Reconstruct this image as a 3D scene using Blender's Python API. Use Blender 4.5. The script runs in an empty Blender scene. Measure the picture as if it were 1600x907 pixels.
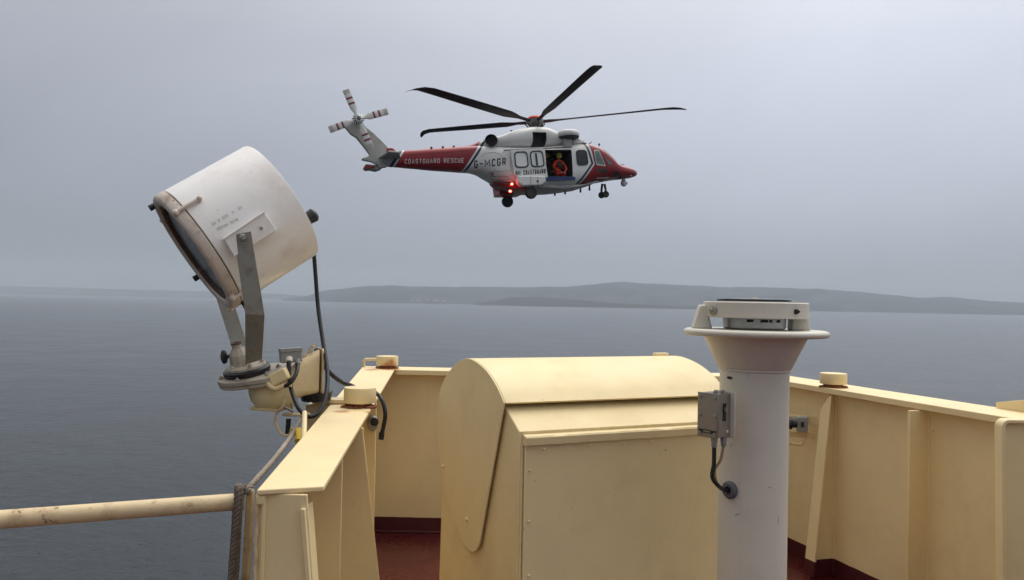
import bpy, bmesh, math, random
from mathutils import Vector, Matrix, Euler
from mathutils.bvhtree import BVHTree
from math import sin, cos, pi, radians, sqrt, atan2

random.seed(7)
SC = bpy.context.scene
COL = SC.collection

# ------------------------------------------------------------------ camera
F = 1244.0                        # focal length in photo pixels (1600 wide)
EYE = Vector((0, 0, 16.5))        # eye about 1.5 m above the deck
PITCH = math.atan(19.0 / F)
ROLL = 31.0 / 1600.0
_f = Vector((0, cos(PITCH), sin(PITCH)))
_r = Vector((1, 0, 0))
_u = _r.cross(_f)
RIGHT = (_r * cos(ROLL) + _u * sin(ROLL)).normalized()
UP = RIGHT.cross(_f).normalized()
FWD = _f
cam_d = bpy.data.cameras.new('camera')
cam = bpy.data.objects.new('camera', cam_d)
COL.objects.link(cam)
cam_d.sensor_width = 36.0
cam_d.lens = 36.0 * F / 1600.0
cam_d.clip_start = 0.05
cam_d.clip_end = 60000
M = Matrix((RIGHT, UP, -FWD)).transposed().to_4x4()
M.translation = EYE
cam.matrix_world = M
SC.camera = cam

# ------------------------------------------------------------------ world
SUN_EL, SUN_AZ = radians(58), radians(25)     # azimuth measured from +Y towards +X
W = bpy.data.worlds.new('World')
SC.world = W
W.use_nodes = True
nt = W.node_tree
for n in list(nt.nodes):
    nt.nodes.remove(n)
def N(nt, t, **kw):
    n = nt.nodes.new(t)
    for k, v in kw.items():
        setattr(n, k, v)
    return n
out = N(nt, 'ShaderNodeOutputWorld')
bg = N(nt, 'ShaderNodeBackground')
bg.inputs['Strength'].default_value = 0.1
nt.links.new(bg.outputs[0], out.inputs['Surface'])
sky = N(nt, 'ShaderNodeTexSky', sky_type='NISHITA')
sky.sun_disc = False
sky.sun_elevation = SUN_EL
sky.sun_rotation = SUN_AZ
sky.dust_density = 4.0
tc = N(nt, 'ShaderNodeTexCoord')
sep = N(nt, 'ShaderNodeSeparateXYZ')
nt.links.new(tc.outputs['Generated'], sep.inputs[0])
ramp = N(nt, 'ShaderNodeValToRGB')
cr = ramp.color_ramp
SKY_STOPS = [(0.0, (0.280, 0.330, 0.378)), (0.03, (0.350, 0.400, 0.460)), (0.12, (0.475, 0.515, 0.600)),
             (0.30, (0.630, 0.665, 0.755)), (0.60, (1.10, 1.10, 1.13)), (1.0, (2.35, 2.30, 2.24))]
cr.elements[0].position = SKY_STOPS[0][0]
cr.elements[0].color = (*[c / 2.0 for c in SKY_STOPS[0][1]], 1)
cr.elements[1].position = SKY_STOPS[-1][0]
cr.elements[1].color = (*[c / 2.0 for c in SKY_STOPS[-1][1]], 1)
for p, c in SKY_STOPS[1:-1]:
    e = cr.elements.new(p)
    e.color = (*[v / 2.0 for v in c], 1)
nt.links.new(sep.outputs[2], ramp.inputs[0])
# soft cloud texture in the overcast
mp = N(nt, 'ShaderNodeMapping')
mp.inputs['Scale'].default_value = (1.0, 1.0, 2.0)
nt.links.new(tc.outputs['Generated'], mp.inputs[0])
cn = N(nt, 'ShaderNodeTexNoise')
cn.inputs['Scale'].default_value = 1.7
cn.inputs['Detail'].default_value = 4
cn.inputs['Roughness'].default_value = 0.5
cn.inputs['Distortion'].default_value = 0.6
nt.links.new(mp.outputs[0], cn.inputs['Vector'])
mr = N(nt, 'ShaderNodeMapRange')
mr.inputs['From Min'].default_value = 0.3
mr.inputs['From Max'].default_value = 0.7
mr.inputs['To Min'].default_value = 18.5
mr.inputs['To Max'].default_value = 21.7
nt.links.new(cn.outputs[0], mr.inputs['Value'])
# added dimming of the unseen sky behind the viewer, darkens viewer-facing surfaces
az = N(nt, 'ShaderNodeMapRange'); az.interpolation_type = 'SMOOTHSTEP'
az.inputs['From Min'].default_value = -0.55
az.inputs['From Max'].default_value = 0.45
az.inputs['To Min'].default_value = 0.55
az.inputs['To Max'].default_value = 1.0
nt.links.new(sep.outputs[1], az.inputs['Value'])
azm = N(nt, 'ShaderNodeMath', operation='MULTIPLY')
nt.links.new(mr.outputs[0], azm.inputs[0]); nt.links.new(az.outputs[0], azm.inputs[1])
mul = N(nt, 'ShaderNodeVectorMath', operation='SCALE')
nt.links.new(ramp.outputs[0], mul.inputs[0])
# thinner, brighter cloud towards the right-hand side
ax_ = N(nt, 'ShaderNodeMapRange'); ax_.interpolation_type = 'SMOOTHSTEP'
ax_.inputs['From Min'].default_value = -0.75
ax_.inputs['From Max'].default_value = 0.60
ax_.inputs['To Min'].default_value = 0.66
ax_.inputs['To Max'].default_value = 1.17
nt.links.new(sep.outputs[0], ax_.inputs['Value'])
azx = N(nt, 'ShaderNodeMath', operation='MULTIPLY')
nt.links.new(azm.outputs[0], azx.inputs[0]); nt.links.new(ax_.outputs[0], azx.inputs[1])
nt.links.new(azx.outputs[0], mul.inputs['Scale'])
mix = N(nt, 'ShaderNodeMix', data_type='RGBA')
mix.inputs['Factor'].default_value = 0.96
nt.links.new(sky.outputs[0], mix.inputs['A'])
nt.links.new(mul.outputs[0], mix.inputs['B'])
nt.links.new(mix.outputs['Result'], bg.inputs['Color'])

# ------------------------------------------------------------------ sun (overcast)
sd = bpy.data.lights.new('sun', 'SUN')
sd.energy = 1.4
sd.angle = radians(60)
sd.color = (1.0, 0.96, 0.90)
so = bpy.data.objects.new('sun', sd)
COL.objects.link(so)
sdir = Vector((sin(SUN_AZ) * cos(SUN_EL), cos(SUN_AZ) * cos(SUN_EL), sin(SUN_EL)))
so.rotation_euler = (-sdir).to_track_quat('-Z', 'Y').to_euler()
so.location = (0, 0, 60)

SC.view_settings.view_transform = 'Standard'
SC.view_settings.look = 'None'
SC.view_settings.exposure = 0.0
SC.view_settings.gamma = 1.0
SC.cycles.max_bounces = 8
SC.cycles.volume_bounces = 1
SC.cycles.sample_clamp_indirect = 8

# ------------------------------------------------------------------ photo geometry -> world
def ray(px, py):
    return FWD + RIGHT * ((px - 800) / F) + UP * ((453.5 - py) / F)
def P(px, py, d):
    return EYE + ray(px, py) * d
def PZ(px, py, z):
    r = ray(px, py)
    return EYE + r * ((z - EYE.z) / r.z)
def PP(px, py, p0, n):
    r = ray(px, py)
    return EYE + r * ((p0 - EYE).dot(n) / r.dot(n))
def PY(px, py, y):
    return PP(px, py, Vector((0, y, 0)), Vector((0, 1, 0)))

# ------------------------------------------------------------------ materials
def mat_base(name):
    m = bpy.data.materials.new(name)
    m.use_nodes = True
    t = m.node_tree
    b = t.nodes['Principled BSDF']
    return m, t, b
def coords(t, obj=False):
    if obj:
        return N(t, 'ShaderNodeTexCoord').outputs['Object']
    return N(t, 'ShaderNodeNewGeometry').outputs['Position']
def noise(t, vec, scale, detail=4, rough=0.55):
    n = N(t, 'ShaderNodeTexNoise')
    n.inputs['Scale'].default_value = scale
    n.inputs['Detail'].default_value = detail
    n.inputs['Roughness'].default_value = rough
    t.links.new(vec, n.inputs['Vector'])
    return n.outputs[0]
def rng(t, v, a, b, c=0.0, d=1.0, smooth=False):
    n = N(t, 'ShaderNodeMapRange')
    if smooth:
        n.interpolation_type = 'SMOOTHSTEP'
    n.inputs['From Min'].default_value = a
    n.inputs['From Max'].default_value = b
    n.inputs['To Min'].default_value = c
    n.inputs['To Max'].default_value = d
    t.links.new(v, n.inputs['Value'])
    return n.outputs[0]
def mixc(t, f, a, b):
    n = N(t, 'ShaderNodeMix', data_type='RGBA')
    for s, v in (('Factor', f), ('A', a), ('B', b)):
        if hasattr(v, 'links'):
            t.links.new(v, n.inputs[s])
        elif s == 'Factor':
            n.inputs[s].default_value = v
        else:
            n.inputs[s].default_value = (*v, 1)
    return n.outputs['Result']
def math_(t, op, a, b=None):
    n = N(t, 'ShaderNodeMath', operation=op)
    for i, v in enumerate((a, b)):
        if v is None:
            continue
        if hasattr(v, 'links'):
            t.links.new(v, n.inputs[i])
        else:
            n.inputs[i].default_value = v
    return n.outputs[0]
def bump(t, b, h, strength, dist):
    n = N(t, 'ShaderNodeBump')
    n.inputs['Strength'].default_value = strength
    n.inputs['Distance'].default_value = dist
    t.links.new(h, n.inputs['Height'])
    t.links.new(n.outputs[0], b.inputs['Normal'])

RUST_AT = []
def paint(name, col, rough=0.45, var=0.08, dirt=None, dirt_amt=0.25, dirt_scale=6, speck=None, speck_amt=0.0,
          bstr=0.25, bscale=90, obj=False, metal=0.0, redband=None, streak=None, stains=()):
    m, t, b = mat_base(name)
    v = coords(t, obj)
    dark = tuple(c * (1 - var) for c in col)
    lite = tuple(min(1, c * (1 + var)) for c in col)
    c = mixc(t, rng(t, noise(t, v, 2.2, 5), 0.35, 0.65), dark, lite)
    if dirt:
        f = rng(t, noise(t, v, dirt_scale, 6, 0.65), 0.48, 0.75, 0, dirt_amt, True)
        c = mixc(t, f, c, dirt)
    if streak:
        mpn = N(t, 'ShaderNodeMapping')
        mpn.inputs['Scale'].default_value = (28, 28, 1.1)
        t.links.new(v, mpn.inputs[0])
        f = rng(t, noise(t, mpn.outputs[0], 1.0, 4, 0.6), 0.58, 0.80, 0, streak[1], True)
        c = mixc(t, f, c, streak[0])
    if speck:
        f = rng(t, noise(t, v, 55, 3, 0.6), 0.70 - speck_amt, 0.74 - speck_amt, 0, 0.85)
        g = rng(t, noise(t, v, 4.5, 3, 0.5), 0.50, 0.62, 0, 1)
        c = mixc(t, math_(t, 'MULTIPLY', f, g), c, speck)
    if redband is not None:
        s = N(t, 'ShaderNodeSeparateXYZ')
        t.links.new(v, s.inputs[0])
        wob = math_(t, 'MULTIPLY', noise(t, v, 9, 2), 0.006)
        z = math_(t, 'ADD', s.outputs[2], wob)
        f = math_(t, 'LESS_THAN', z, redband)
        c = mixc(t, f, c, (0.070, 0.008, 0.012))
    for (sp_, rad_) in stains:
        dn = N(t, 'ShaderNodeVectorMath', operation='DISTANCE')
        t.links.new(v, dn.inputs[0]); dn.inputs[1].default_value = tuple(sp_)
        dd_ = math_(t, 'ADD', dn.outputs['Value'], math_(t, 'MULTIPLY', math_(t, 'SUBTRACT', noise(t, v, 22, 5, .7), .5), rad_ * 1.5))
        f = rng(t, dd_, rad_ * .55, rad_ * 1.2, .80, 0, True)
        c = mixc(t, f, c, (0.42, 0.15, 0.035))
    t.links.new(c, b.inputs['Base Color'])
    b.inputs['Metallic'].default_value = metal
    rr = rng(t, noise(t, v, 6, 6, .65), 0.3, 0.7, max(0.05, rough - 0.10), min(1, rough + 0.12))
    t.links.new(rr, b.inputs['Roughness'])
    if bstr:
        hh = noise(t, v, bscale, 3, 0.5)
        h2 = math_(t, 'ADD', math_(t, 'MULTIPLY', hh, 0.25), math_(t, 'MULTIPLY', noise(t, v, 3.4, 2, 0.5), 1.3))
        bump(t, b, h2, bstr, 0.006)
    return m

CAPZW = 16.5 - 0.446
def XYw(px, D): return (px - 800) / F * D
CREAM = (0.83, 0.67, 0.37)
M_CREAM = paint('cream_paint', CREAM, 0.50, 0.05, dirt=(0.56, 0.40, 0.20), dirt_amt=0.20, speck=(0.22, 0.12, 0.05),
                speck_amt=0.0, redband=None, streak=((0.55, 0.38, 0.19), 0.10),
                stains=[(Vector((XYw(616, 5.2), 5.12, CAPZW)), .065), (Vector((XYw(585, 5.1), 5.05, CAPZW)), .05), (Vector((-.665, 3.16, CAPZW)), .035), (Vector((-.545, 3.165, CAPZW)), .035)])
M_BULW = paint('cream_bulwark_paint', CREAM, 0.46, 0.05, dirt=(0.58, 0.42, 0.22), dirt_amt=0.20, speck=(0.25, 0.14, 0.06),
               speck_amt=0.0, redband=15.10, streak=((0.55, 0.38, 0.19), 0.10))
M_WORN = paint('worn_cream_paint', (0.74, 0.58, 0.34), 0.5, 0.08, dirt=(0.30, 0.17, 0.08), dirt_amt=0.7, dirt_scale=14,
               speck=(0.16, 0.07, 0.03), speck_amt=0.08, bstr=0.5)
M_RUST = paint('rust', (0.28, 0.10, 0.035), 0.85, 0.35, dirt=(0.07, 0.03, 0.02), dirt_amt=0.9, dirt_scale=60, bstr=0.8, bscale=160)
M_DECK = paint('deck_red_paint', (0.080, 0.008, 0.010), 0.28, 0.15, dirt=(0.05, 0.02, 0.015), dirt_amt=0.5, bstr=0.3)
M_WHITE = paint('pedestal_white_paint', (0.68, 0.64, 0.55), 0.42, 0.03, dirt=(0.42, 0.37, 0.30), dirt_amt=0.22, speck=(0.3, 0.22, 0.15), speck_amt=-0.01,
                streak=((0.5, 0.45, 0.38), 0.25))
M_LAMP = paint('searchlight_white_paint', (0.88, 0.86, 0.84), 0.32, 0.02, dirt=(0.55, 0.40, 0.27), dirt_amt=0.32, dirt_scale=5,
               speck=(0.45, 0.33, 0.24), speck_amt=-0.02)
M_LAMPD = paint('searchlight_bezel_paint', (0.70, 0.60, 0.52), 0.45, 0.06, dirt=(0.22, 0.11, 0.06), dirt_amt=0.75, dirt_scale=16,
                speck=(0.12, 0.05, 0.03), speck_amt=0.06)
M_STEEL = paint('weathered_steel', (0.34, 0.33, 0.29), 0.5, 0.15, dirt=(0.16, 0.12, 0.08), dirt_amt=0.6, dirt_scale=18, metal=0.35)
M_BOXST = paint('stainless_box', (0.33, 0.295, 0.25), 0.36, 0.08, dirt=(0.25, 0.20, 0.15), dirt_amt=0.4, dirt_scale=25, metal=0.6)
M_BOWL = paint('bright_alloy', (0.55, 0.54, 0.50), 0.3, 0.08, dirt=(0.25, 0.22, 0.18), dirt_amt=0.4, dirt_scale=30, metal=0.7)
M_GREYP = paint('grey_casting', (0.27, 0.28, 0.27), 0.6, 0.1, dirt=(0.15, 0.14, 0.12), dirt_amt=0.4, dirt_scale=30)
M_PALE = paint('pale_grimy_alloy', (0.42, 0.37, 0.30), 0.55, 0.12, dirt=(0.17, 0.11, 0.07), dirt_amt=0.8, dirt_scale=26,
               speck=(0.09, 0.05, 0.03), speck_amt=0.08, bstr=0.6)
M_BLACK = paint('black_rubber', (0.014, 0.015, 0.018), 0.42, 0.2, bstr=0.1)
M_GROM = paint('grey_rubber', (0.10, 0.11, 0.12), 0.6, 0.15, bstr=0.2)
M_GASK = paint('grimy_gasket', (0.11, 0.065, 0.045), 0.8, 0.3, dirt=(0.30, 0.20, 0.14), dirt_amt=0.8, dirt_scale=45, bstr=0.6)
M_ROPE = paint('rope_fibre', (0.22, 0.18, 0.14), 0.95, 0.3, dirt=(0.07, 0.05, 0.04), dirt_amt=0.7, dirt_scale=60, bstr=0.8, bscale=300)
M_ROPE2 = paint('pale_rope_fibre', (0.33, 0.28, 0.22), 0.95, 0.3, dirt=(0.16, 0.12, 0.09), dirt_amt=0.7, dirt_scale=60, bstr=0.8, bscale=300)
M_YEL = paint('yellow_tape', (0.75, 0.50, 0.03), 0.5, 0.1)
M_BRASSY = paint('tan_cable', (0.33, 0.22, 0.10), 0.5, 0.1)
M_DARK = paint('dark_gap', (0.02, 0.018, 0.016), 0.7, 0.1, bstr=0)
M_MARK = paint('faded_marking', (0.70, 0.67, 0.65), 0.6, 0.2, bstr=0)

def glass_mat(name, col, rough=0.05, alpha=None):
    m, t, b = mat_base(name)
    v = coords(t, True)
    c = mixc(t, rng(t, noise(t, v, 5, 4), 0.35, 0.65), tuple(x * 0.8 for x in col), tuple(x * 1.2 for x in col))
    t.links.new(c, b.inputs['Base Color'])
    b.inputs['Roughness'].default_value = rough
    b.inputs['Specular IOR Level'].default_value = 0.6
    return m
M_LENS = glass_mat('lens_glass', (0.075, 0.095, 0.105), 0.25)
M_LENS.node_tree.nodes['Principled BSDF'].inputs['Specular IOR Level'].default_value = 0.3
M_DKGLASS = glass_mat('dark_glass', (0.02, 0.025, 0.03), 0.05)

# ------------------------------------------------------------------ mesh helpers
class MB:
    def __init__(self):
        self.v, self.f, self.mi = [], [], []
    def add(self, vs, fs, mi=0):
        o = len(self.v)
        self.v += [Vector(p) for p in vs]
        for f in fs:
            self.f.append([i + o for i in f])
            self.mi.append(mi)
        return self
    def box(self, c, s, rot=None, mi=0):
        c = Vector(c)
        vs = []
        for x in (-.5, .5):
            for y in (-.5, .5):
                for z in (-.5, .5):
                    p = Vector((x * s[0], y * s[1], z * s[2]))
                    if rot is not None:
                        p = rot @ p
                    vs.append(c + p)
        return self.add(vs, [(0, 1, 3, 2), (4, 6, 7, 5), (0, 4, 5, 1), (2, 3, 7, 6), (0, 2, 6, 4), (1, 5, 7, 3)], mi)
    def prism(self, pts, off, mi=0):
        """polygon pts (3-D) extruded by vector off"""
        n = len(pts)
        pts = [Vector(p) for p in pts]
        off = Vector(off)
        vs = pts + [p + off for p in pts]
        fs = [tuple(range(n))[::-1], tuple(range(n, 2 * n))]
        fs += [(i, (i + 1) % n, n + (i + 1) % n, n + i) for i in range(n)]
        return self.add(vs, fs, mi)
    def tube(self, pts, r, n=12, cap=True, mi=0):
        pts = [Vector(p) for p in pts]
        rs = r if isinstance(r, (list, tuple)) else [r] * len(pts)
        vs = []
        prev = None
        for i, p in enumerate(pts):
            t = (pts[min(i + 1, len(pts) - 1)] - pts[max(i - 1, 0)]).normalized()
            if prev is None:
                a = Vector((0, 0, 1)) if abs(t.z) < 0.9 else Vector((1, 0, 0))
                u = t.cross(a).normalized()
            else:
                u = (prev - t * prev.dot(t)).normalized()
            prev = u
            w = t.cross(u)
            for k in range(n):
                a = 2 * pi * k / n
                vs.append(p + (u * cos(a) + w * sin(a)) * rs[i])
        fs = []
        for i in range(len(pts) - 1):
            for k in range(n):
                a, b = i * n + k, i * n + (k + 1) % n
                fs.append((a, b, b + n, a + n))
        if cap:
            fs.append(tuple(range(n))[::-1])
            fs.append(tuple(range((len(pts) - 1) * n, len(pts) * n)))
        return self.add(vs, fs, mi)
    def lathe(self, prof, c, axis=(0, 0, 1), n=48, mi=0, ref=None, closed=False, sx=1.0):
        """prof: list of (radius, height along axis)"""
        c = Vector(c)
        ax = Vector(axis).normalized()
        a = Vector(ref) if ref is not None else (Vector((1, 0, 0)) if abs(ax.x) < 0.9 else Vector((0, 1, 0)))
        u = (a - ax * a.dot(ax)).normalized()
        w = ax.cross(u)
        vs = []
        for (r, h) in prof:
            for k in range(n):
                t = 2 * pi * k / n
                vs.append(c + ax * h + (u * cos(t) * sx + w * sin(t)) * max(r, 1e-4))
        fs = []
        m = len(prof)
        for i in range(m if closed else m - 1):
            j = (i + 1) % m
            for k in range(n):
                a, b = i * n + k, i * n + (k + 1) % n
                c2, d = j * n + (k + 1) % n, j * n + k
                fs.append((a, b, c2, d))
        if not closed:
            fs.append(tuple(range(n))[::-1])
            fs.append(tuple(range((m - 1) * n, m * n)))
        return self.add(vs, fs, mi)
    def sphere(self, c, r, n=16, m=10, sc=(1, 1, 1), rot=None, mi=0):
        vs, fs = [], []
        c = Vector(c)
        def tr(p):
            p = Vector((p[0] * r * sc[0], p[1] * r * sc[1], p[2] * r * sc[2]))
            if rot is not None:
                p = rot @ p
            return c + p
        for i in range(1, m):
            ph = pi * i / m
            for k in range(n):
                t = 2 * pi * k / n
                vs.append(tr((sin(ph) * cos(t), sin(ph) * sin(t), cos(ph))))
        vs.append(tr((0, 0, 1)))
        vs.append(tr((0, 0, -1)))
        for i in range(m - 2):
            for k in range(n):
                a, b = i * n + k, i * n + (k + 1) % n
                fs.append((a, a + n, b + n, b))
        top, bot = len(vs) - 2, len(vs) - 1
        for k in range(n):
            fs.append((top, k, (k + 1) % n))
            fs.append((bot, (m - 2) * n + (k + 1) % n, (m - 2) * n + k))
        return self.add(vs, fs, mi)
    def build(self, name, mat, parent=None, bevel=0.0, smooth=35, seg=2, label=None):
        me = bpy.data.meshes.new(name)
        me.from_pydata([tuple(p) for p in self.v], [], self.f)
        me.update()
        bm = bmesh.new()
        bm.from_mesh(me)
        bmesh.ops.recalc_face_normals(bm, faces=bm.faces)
        bm.to_mesh(me)
        bm.free()
        mats = mat if isinstance(mat, (list, tuple)) else [mat]
        for m in mats:
            me.materials.append(m)
        for p, i in zip(me.polygons, self.mi):
            p.material_index = i
        if smooth:
            me.polygons.foreach_set('use_smooth', [True] * len(me.polygons))
            me.set_sharp_from_angle(angle=radians(smooth))
        o = bpy.data.objects.new(name, me)
        COL.objects.link(o)
        if bevel:
            b = o.modifiers.new('bevel', 'BEVEL')
            b.width = bevel
            b.segments = seg
            b.limit_method = 'ANGLE'
            b.angle_limit = radians(30)
        if parent is not None:
            o.parent = parent
            o.matrix_parent_inverse = parent.matrix_world.inverted() if getattr(parent, 'keepworld', False) else Matrix.Identity(4)
        if label:
            o['label'] = label
        return o

def tag(o, label=None, cat=None, group=None, kind=None):
    if label: o['label'] = label
    if cat: o['category'] = cat
    if group: o['group'] = group
    if kind: o['kind'] = kind
    return o
def thing(name, label, cat, loc=(0, 0, 0), group=None):
    """an Empty at the base of the thing; parts are modelled in world coordinates and shifted"""
    o = bpy.data.objects.new(name, None)
    COL.objects.link(o)
    o.location = loc
    o.empty_display_size = 0.1
    tag(o, label, cat, group)
    return o
def part(mb, name, mat, root, **kw):
    """mb is in world coordinates; parent to root (empty or part) keeping place"""
    base = root
    off = Vector((0, 0, 0))
    while base is not None:
        off += Vector(base.location)
        base = base.parent
    mb.v = [p - off for p in mb.v]
    return mb.build(name, mat, root, **kw)
def spline(pts, k=8):
    """Catmull-Rom through pts"""
    pts = [Vector(p) for p in pts]
    q = [pts[0] * 2 - pts[1]] + pts + [pts[-1] * 2 - pts[-2]]
    out = []
    for i in range(1, len(q) - 2):
        a, b, c, d = q[i - 1], q[i], q[i + 1], q[i + 2]
        for j in range(k):
            t = j / k
            out.append(0.5 * ((2 * b) + (c - a) * t + (2 * a - 5 * b + 4 * c - d) * t * t + (3 * b - a - 3 * c + d) * t ** 3))
    out.append(pts[-1])
    return out

# ================================================================== SETTING
DECK = 15.0
CAPZ = 16.5 - 0.446
# ---- sea
def make_sea():
    m, t, b = mat_base('sea_water')
    v = coords(t)
    mpn = N(t, 'ShaderNodeMapping')
    mpn.inputs['Scale'].default_value = (0.80, 1.0, 1.0)
    mpn.inputs['Rotation'].default_value = (0, 0, radians(18))
    t.links.new(v, mpn.inputs[0])
    w = mpn.outputs[0]
    n1 = noise(t, w, 0.55, 6, 0.62)
    n2 = noise(t, w, 0.10, 4, 0.5)
    n3 = noise(t, w, 2.6, 3, 0.6)
    h = math_(t, 'ADD', math_(t, 'MULTIPLY', n1, 0.55), math_(t, 'MULTIPLY', n2, 0.9))
    h = math_(t, 'ADD', h, math_(t, 'MULTIPLY', n3, 0.14))
    pat = rng(t, noise(t, v, 0.035, 4, 0.6), 0.35, 0.65, 0.55, 1.25)
    h = math_(t, 'MULTIPLY', h, pat)
    mp2 = N(t, 'ShaderNodeMapping')
    mp2.inputs['Scale'].default_value = (0.9, 1.0, 1.0)
    t.links.new(v, mp2.inputs[0])
    crest = rng(t, noise(t, mp2.outputs[0], 1.9, 2, 0.5), 0.66, 0.80, 0, 0.34, True)
    h = math_(t, 'ADD', h, crest)
    c = mixc(t, rng(t, noise(t, v, 0.012, 4), 0.35, 0.65), (0.008, 0.012, 0.015), (0.014, 0.019, 0.021))
    t.links.new(c, b.inputs['Base Color'])
    b.inputs['Roughness'].default_value = 0.16
    b.inputs['IOR'].default_value = 1.33
    bump(t, b, h, 0.70, 1.0)
    mb = MB()
    xs = [-8000, -2500, -800, -250, -60, 0, 60, 250, 800, 2500, 8000]
    ys = [-3000, -800, -200, 0, 60, 200, 600, 1800, 4000, 8000]
    vs = [(x, y, 0) for y in ys for x in xs]
    nx = len(xs)
    fs = [(j * nx + i, j * nx + i + 1, (j + 1) * nx + i + 1, (j + 1) * nx + i) for j in range(len(ys) - 1) for i in range(nx - 1)]
    mb.add(vs, fs)
    o = mb.build('sea', m, smooth=0)
    tag(o, 'calm slate grey sea with small ripples', kind='structure')
make_sea()

# ---- far land
def interp(tbl, x):
    if x <= tbl[0][0]: return tbl[0][1]
    for (a, b), (c, d) in zip(tbl, tbl[1:]):
        if x <= c:
            return b + (d - b) * (x - a) / (c - a)
    return tbl[-1][1]
def land_mat(name, a, b_):
    m, t, b = mat_base(name)
    v = coords(t)
    c = mixc(t, rng(t, noise(t, v, 0.006, 6, 0.6), 0.42, 0.58), a, b_)
    t.links.new(c, b.inputs['Base Color'])
    b.inputs['Roughness'].default_value = 1.0
    b.inputs['Specular IOR Level'].default_value = 0.1
    return m
M_LAND = land_mat('moorland', (0.010, 0.017, 0.020), (0.052, 0.063, 0.066))
M_WOOD = land_mat('dark_woodland', (0.006, 0.010, 0.009), (0.022, 0.028, 0.024))
def ridge(name, table, dist, depth, mat, label, amp, shore=None):
    """land whose crest follows a table of (px, height in photo pixels above the shore)"""
    mb = MB()
    NXP, NR = 260, 18
    x0, x1 = table[0][0], table[-1][0]
    vs = []
    rnd = random.Random(5)
    ph = [rnd.uniform(0, 6.28) for _ in range(24)]
    for i in range(NXP + 1):
        px = x0 + (x1 - x0) * i / NXP
        h_px = interp(table, px)
        for j in range(NR + 1):
            s = j / NR
            d = dist + depth * s
            H = h_px / F * (dist + depth * 0.6)
            prof = sin(min(1, s / 0.62) * pi / 2) ** 1.25 if s < 0.62 else cos((s - 0.62) / 0.38 * pi / 2) ** 0.7
            X = (px - 800) / F * d
            rough = sum(sin(px * 0.017 * (k + 1) ** 1.35 * 1.37 + ph[k] + s * (2 + k * 1.7)) / (k + 1.3) for k in range(12))
            z = H * prof * (1 + amp * 0.35 * rough * (0.25 + s)) + (4 if s > 0.02 else 0)
            if s < 0.001 or s > 0.999:
                z = -3
            vs.append((X, d + 60 * sin(px * 0.02 + ph[3]) * (1 - s), z))
    R = NR + 1
    fs = [(i * R + j, (i + 1) * R + j, (i + 1) * R + j + 1, i * R + j + 1) for i in range(NXP) for j in range(NR)]
    mb.add(vs, fs)
    o = mb.build(name, mat, smooth=60)
    tag(o, label, kind='structure')
hill_tab = [(-260, 9), (0, 8), (120, 8), (300, 6), (430, 6), (500, 16), (560, 22), (600, 25), (660, 24), (740, 26), (800, 27), (880, 28), (930, 33), (960, 37),
            (1020, 37), (1080, 35), (1140, 33), (1200, 33), (1280, 33), (1340, 31), (1400, 25), (1440, 22), (1480, 24), (1530, 20), (1600, 18), (1700, 20), (1860, 24)]
left_tab = [(-330, 9), (-200, 11), (0, 12), (120, 11), (300, 10), (430, 8), (520, 4), (560, .5)]
hill_tab = [(440, 0.5), (480, 6), (500, 14), (515, 17), (530, 18), (560, 22), (585, 25), (600, 24.5), (615, 25.5), (650, 23.5)] + [q for q in hill_tab if q[0] > 655]
ridge('hills', left_tab, 6900, 1200, M_LAND, 'faint low land fading into haze at the left', 0.10)
ridge('hills', hill_tab, 4300, 2000, M_LAND, 'long low hazy hills across the water', 0.08)
point_tab = [(740, 0.5), (775, 6), (800, 12), (840, 13), (880, 11), (930, 8), (980, 5), (1040, 4), (1120, 1)]
ridge('headland', point_tab, 3700, 420, M_WOOD, 'darker wooded point in front of the hills', 0.05)
# ---- far houses
M_HOUSE = paint('house_white_render', (0.55, 0.55, 0.54), 0.8, 0.03, bstr=0)
M_ROOF = paint('house_slate_roof', (0.16, 0.16, 0.17), 0.7, 0.1, bstr=0)
def house(px, d, w, dp, h, lab, cat='house', grp=None):
    X = (px - 800) / F * d
    t = thing('house', lab, cat, (X, d, 8.0 + (d - 4300) * 0.03), grp)
    mb = MB()
    w *= .7; h *= .75
    mb.box((0, 0, h / 2), (w, dp, h))
    mb.build('wall', M_HOUSE, t, smooth=0)
    mb = MB()
    mb.prism([(-w / 2 - .4, -dp / 2 - .4, h + .02), (-w / 2 - .4, dp / 2 + .4, h + .02), (-w / 2 - .4, 0, h + dp * 0.33)], (w + .8, 0, 0))
    mb.build('roof', M_ROOF, t, smooth=0)
house(655, 4420, 46, 12, 9, 'longest white building on the far shore, left end of the village')
house(644, 4425, 16, 9, 7, 'small white house standing apart at the far left end of the shore village')
house(703, 4415, 12, 9, 7, 'tiny white house last to the right along the far shore')
house(669, 4440, 22, 10, 8, 'small white house right of the longest building on the far shore')
house(681, 4430, 38, 12, 12, 'tallest white building in the far shore village')
house(694, 4420, 26, 11, 8, 'low white house at the right end of the far shore village')
house(676, 4640, 30, 12, 9, 'white house higher up the slope behind the far village')

# ---- haze (real air between here and the hills)
def make_haze():
    m = bpy.data.materials.new('sea_air')
    m.use_nodes = True
    t = m.node_tree
    for n in list(t.nodes):
        t.nodes.remove(n)
    o = N(t, 'ShaderNodeOutputMaterial')
    v = N(t, 'ShaderNodeVolumePrincipled')
    v.inputs['Color'].default_value = (0.70, 0.77, 0.85, 1)
    v.inputs['Density'].default_value = 1.75e-4
    v.inputs['Anisotropy'].default_value = 0.0
    t.links.new(v.outputs[0], o.inputs['Volume'])
    mb = MB()
    mb.box((0, 2700, 149), (16600, 11800, 300))
    h = mb.build('haze', m, smooth=0)
    tag(h, 'pale rain haze over the water', kind='stuff')
make_haze()

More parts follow.
